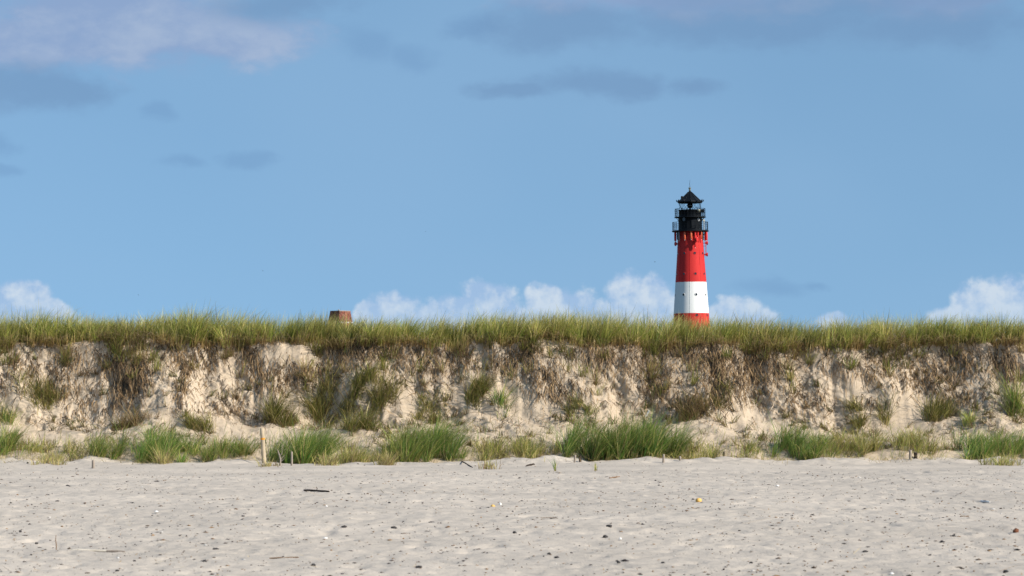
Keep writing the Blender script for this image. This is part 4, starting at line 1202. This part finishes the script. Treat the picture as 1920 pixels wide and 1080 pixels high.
# ------------------------------------------------------------------ stones, shells, seaweed lumps
def lump(name, label, cat, X_, Y_, w_px, h_px, mat, seed, rough=0.35, group=None, cut=None):
    c = beach_at(X_, Y_); k = c.y / FPX; r = np.random.default_rng(seed)
    nu, nv = 14, 8; vs = []
    ph = r.uniform(0, 9, 3)
    for i in range(nv + 1):
        t = math.pi * i / nv
        for j in range(nu):
            u = 2 * math.pi * j / nu; d = np.array([math.sin(t) * math.cos(u), math.sin(t) * math.sin(u), math.cos(t)])
            q = 1 + rough * (perlin(d[0] * 1.7 + ph[0] + d[2], d[1] * 1.7 + ph[1], seed) + 0.5 * perlin(d[0] * 4 + ph[2], d[2] * 4 + d[1] * 3, seed + 1))
            vs.append((d[0] * w_px * k / 2 * q, d[1] * w_px * k * 0.4 * q, h_px * k * 0.30 + d[2] * h_px * k * 0.62 * q))
    fs = [(i * nu + j, i * nu + (j + 1) % nu, (i + 1) * nu + (j + 1) % nu, (i + 1) * nu + j) for i in range(nv) for j in range(nu)]
    o = MB().add(vs, fs, True).build(name, mat); o.location = c; o.rotation_euler = (0, 0, r.uniform(-0.4, 0.4))
    return tag(o, label, cat, group)


lump('stone', 'rounded yellow stone lying on the beach right of centre', 'stone', 1310, 941, 12, 8, M['stone'], 1, 0.2)
lump('stone', 'small orange stone on the beach near the picture centre', 'stone', 924, 951, 9, 5.5, M['stone'], 2, 0.35)
lump('shell', 'tiny white shell beside the small orange stone', 'shell', 938, 947, 5, 5, M['shell'], 3, 0.3)
lump('rusty_lump', 'rust brown lump on the near sand at the right edge', 'debris', 1905, 998, 11, 8, M['rust'], 4, 0.5)
SW = 'dark seaweed lumps on the near sand'
weeds = [(1767, 1018, 13, 8, 'largest blackish lump in the near sand at lower right'), (1788, 1006, 9, 5, 'dark lump just above right of the largest one at lower right'), (1142, 988, 14, 6, 'dark elongated lump in the near sand below the largest grass clump'),
         (1135, 1008, 12, 7, 'dark lump below the elongated one, right of centre'), (738, 991, 13, 7, 'slanting dark lump in the near sand below the left half'), (645, 989, 12, 5, 'flat dark lump left of the slanting one'), (587, 1061, 11, 6, 'dark lump near the bottom edge left of centre'),
         (785, 1065, 15, 7, 'broad dark lump near the bottom edge below the centre left'), (405, 1030, 16, 4, 'flat dark strip of weed at lower left'), (68, 1020, 7, 5, 'small dark lump left of the upright stalk'), (38, 998, 6, 6, 'small dark lump close to the left edge'), (965, 1000, 9, 6, 'dark lump in the near sand at the picture centre'),
         (1622, 1035, 11, 5, 'dark lump at lower right, left of the largest one'), (1627, 1027, 10, 5, 'thin dark lump touching another at lower right'), (1030, 1040, 8, 6, 'left dark lump of a small cluster below centre'), (1044, 1046, 10, 5, 'right dark lump of a small cluster below centre'),
         (1160, 1056, 8, 4.5, 'dark lump close to the bottom edge right of centre'), (1243, 1056, 9, 4.5, 'second dark lump close to the bottom edge right of centre'), (1409, 1056, 8, 4.5, 'dark lump close to the bottom edge below the lighthouse right'), (384, 1053, 9, 5, 'dark lump near the bottom edge at lower left'),
         (252, 1053, 7, 5, 'small dark lump near the bottom edge at far lower left'), (220, 1071, 9, 5, 'dark lump on the bottom edge at lower left'), (1886, 1073, 12, 6, 'dark lump on the bottom edge at lower right'), (1745, 1042, 16, 5, 'wide low weed strip at lower right'), (730, 943, 6, 3, 'small dark chip on the middle sand left of centre'),
         (249, 944, 6, 3.5, 'dark chip on the middle sand at left'), (108, 940, 9, 3, 'dark flat chip on the middle sand near the left edge'), (52, 869, 5, 4, 'dark chip on the far sand near the left edge'), (1828, 952, 5, 3.5, 'dark chip just below the white stick at right')]
for i, (a, b, w, h, lb) in enumerate(weeds):
    lump('seaweed_lump', lb, 'seaweed', a, b, w * 0.85, h * 0.7, M['weed'], 50 + i, 0.75, SW)
for i, (a, b, w, h, lb) in enumerate([(610, 1010, 9, 3, 'white shell bit in the near sand left of centre'), (1163, 1012, 5, 4, 'white shell bit beside the dark lumps right of centre'), (293, 961, 8, 3, 'white shell bit on the middle sand at left'), (1458, 912, 6, 2.5, 'white shell bit on the far sand right of the lighthouse'), (612, 950, 5, 3, 'faint white shell bit on the sand below the dark stick'), (1672, 1077, 8, 4, 'white shell bit on the bottom edge at lower right')]):
    lump('shell', lb, 'shell', a, b, w, h, M['shell'], 90 + i, 0.3, 'white shell bits on the sand')

# countless small bits of weed, straw and shell on the beach
r = np.random.default_rng(33)
Ls = np.array([(0.030, 0.026, 0.026), (0.06, 0.045, 0.035), (0.16, 0.085, 0.035), (0.24, 0.14, 0.06), (0.10, 0.07, 0.05), (0.045, 0.04, 0.042)])
n = 19000
yk = 22 + 43 * r.uniform(0, 1, n) ** 1.05; xk = r.uniform(-1, 1, n) * (0.20 * yk + 1.5)
den = fbm(xk * 0.7, yk * 0.5, 3, 131); kp = r.uniform(0, 1, n) < np.clip(0.55 + 1.1 * den, 0.08, 1) * (1 - 0.75 * smooth01(yk, 54, 60)); xk, yk = xk[kp], yk[kp]; n = len(xk)
zk = beach_h(xk, yk); size = np.clip(r.lognormal(math.log(0.0078), 0.5, n), 0.003, 0.026)
octv = np.array([(1, 0, 0), (0, 1, 0), (-1, 0, 0), (0, -1, 0), (0, 0, 1), (0, 0, -1)], float)
octf = np.array([(0, 1, 4), (1, 2, 4), (2, 3, 4), (3, 0, 4), (1, 0, 5), (2, 1, 5), (3, 2, 5), (0, 3, 5)])
sc_ = np.stack([size * r.uniform(0.8, 2.2, n), size * r.uniform(0.6, 1.3, n), size * r.uniform(0.25, 0.6, n)], -1)
aa = r.uniform(0, 6.28, n); jit = r.uniform(0.6, 1.4, (n, 6, 1))
vv = octv[None] * jit * sc_[:, None]
vx = vv[..., 0] * np.cos(aa)[:, None] - vv[..., 1] * np.sin(aa)[:, None]; vy = vv[..., 0] * np.sin(aa)[:, None] + vv[..., 1] * np.cos(aa)[:, None]
V1 = np.stack([vx + xk[:, None], vy + yk[:, None], vv[..., 2] + zk[:, None] + 0.003], -1).reshape(-1, 3)
F1 = (np.arange(n)[:, None, None] * 6 + octf[None]).reshape(-1, 3); C1 = np.repeat(pick(Ls, n, r, 0.3), 6, axis=0)
sh = r.uniform(0, 1, n) < 0.02; C1.reshape(n, 6, 3)[sh] = (0.7, 0.68, 0.64)
n = 3600
yk = 22 + 43 * r.uniform(0, 1, n) ** 1.1; xk = r.uniform(-1, 1, n) * (0.20 * yk + 1.5)
den = fbm(xk * 0.7, yk * 0.5, 3, 133); kp = r.uniform(0, 1, n) < np.clip(0.5 + 1.2 * den, 0.08, 1) * (1 - 0.7 * smooth01(yk, 54, 60)); xk, yk = xk[kp], yk[kp]; n = len(xk)
zk = beach_h(xk, yk)
G_STR = np.array([(0.34, 0.19, 0.075), (0.42, 0.27, 0.12), (0.20, 0.115, 0.06), (0.11, 0.075, 0.05), (0.50, 0.40, 0.24)])
cs = pick(G_STR, n, r, 0.25)
p3 = blades(np.stack([xk, yk, zk + 0.004], -1), r.uniform(0, 6.28, n), r.uniform(1.5, 9.0, n), r.uniform(-0.4, 0.4, n), np.where(r.uniform(0, 1, n) < 0.06, r.uniform(0.04, 0.10, n), r.uniform(0.006, 0.022, n)), r.uniform(0.004, 0.011, n), cs, cs, cs, r)
V_, F_, C_ = join([(V1, F1, C1), p3])
tag(np_mesh('beach_litter', V_, F_, M['litter'], cols=C_, smooth=False), 'countless small bits of weed, straw and shell strewn over the beach', 'litter', kind='stuff')


# ------------------------------------------------------------------ birds in the sky
def bird(label, X_, Y_, D_, span, yaw, flap, seed):
    k = D_ / FPX; b = MB(); s_ = span
    rings = [(-0.34, 0.01), (-0.28, 0.045), (-0.12, 0.075), (0.05, 0.07), (0.16, 0.045), (0.24, 0.05), (0.30, 0.03), (0.35, 0.005)]
    n = 8; vs = []; fs = []
    for (p, q) in rings:
        for j in range(n):
            t = 2 * math.pi * j / n; vs.append((p * s_, q * math.cos(t) * s_, q * math.sin(t) * s_))
    for i in range(len(rings) - 1):
        for j in range(n): fs.append((i * n + j, i * n + (j + 1) % n, (i + 1) * n + (j + 1) % n, (i + 1) * n + j))
    for sg, j in ((1, 0), (-1, n // 2)):            # wings grow from the body's own side vertices
        a, c = 2 * n + j, 4 * n + j; i0 = len(vs)
        vs += [(-0.06 * s_, sg * 0.28 * s_, flap * 0.2 * s_), (0.14 * s_, sg * 0.28 * s_, flap * 0.2 * s_), (-0.18 * s_, sg * 0.52 * s_, flap * 0.3 * s_)]
        fs += [(a, c, i0 + 1, i0), (i0, i0 + 1, i0 + 2)]
    i0 = len(vs); vs += [(-0.46 * s_, 0.09 * s_, 0), (-0.46 * s_, -0.09 * s_, 0)]; fs += [(0 * n, i0, i0 + 1, n // 2)]
    o = b.add(vs, fs, True).build('bird', M['bird']); o.location = ((X_ - 960) * k, D_, CAM_Z + (HOR - Y_) * k); o.rotation_euler = (0.2, -0.1, yaw)
    tag(o, label, 'bird', 'tiny birds in the sky')


bird('tiny dark bird in the sky above the grass, left of the chimney', 493, 508, 260, 0.22, 1.2, 1.0, 1)
bird('tiny dark bird low in the sky near the far left', 260, 553, 300, 0.20, 0.6, 0.6, 2)
bird('tiny faint bird in the sky left of the picture centre', 798, 434, 300, 0.16, 0.4, 0.4, 3)
bird('tiny bird in the sky just left of the lighthouse', 1228, 491, 280, 0.24, 0.1, 0.3, 4)
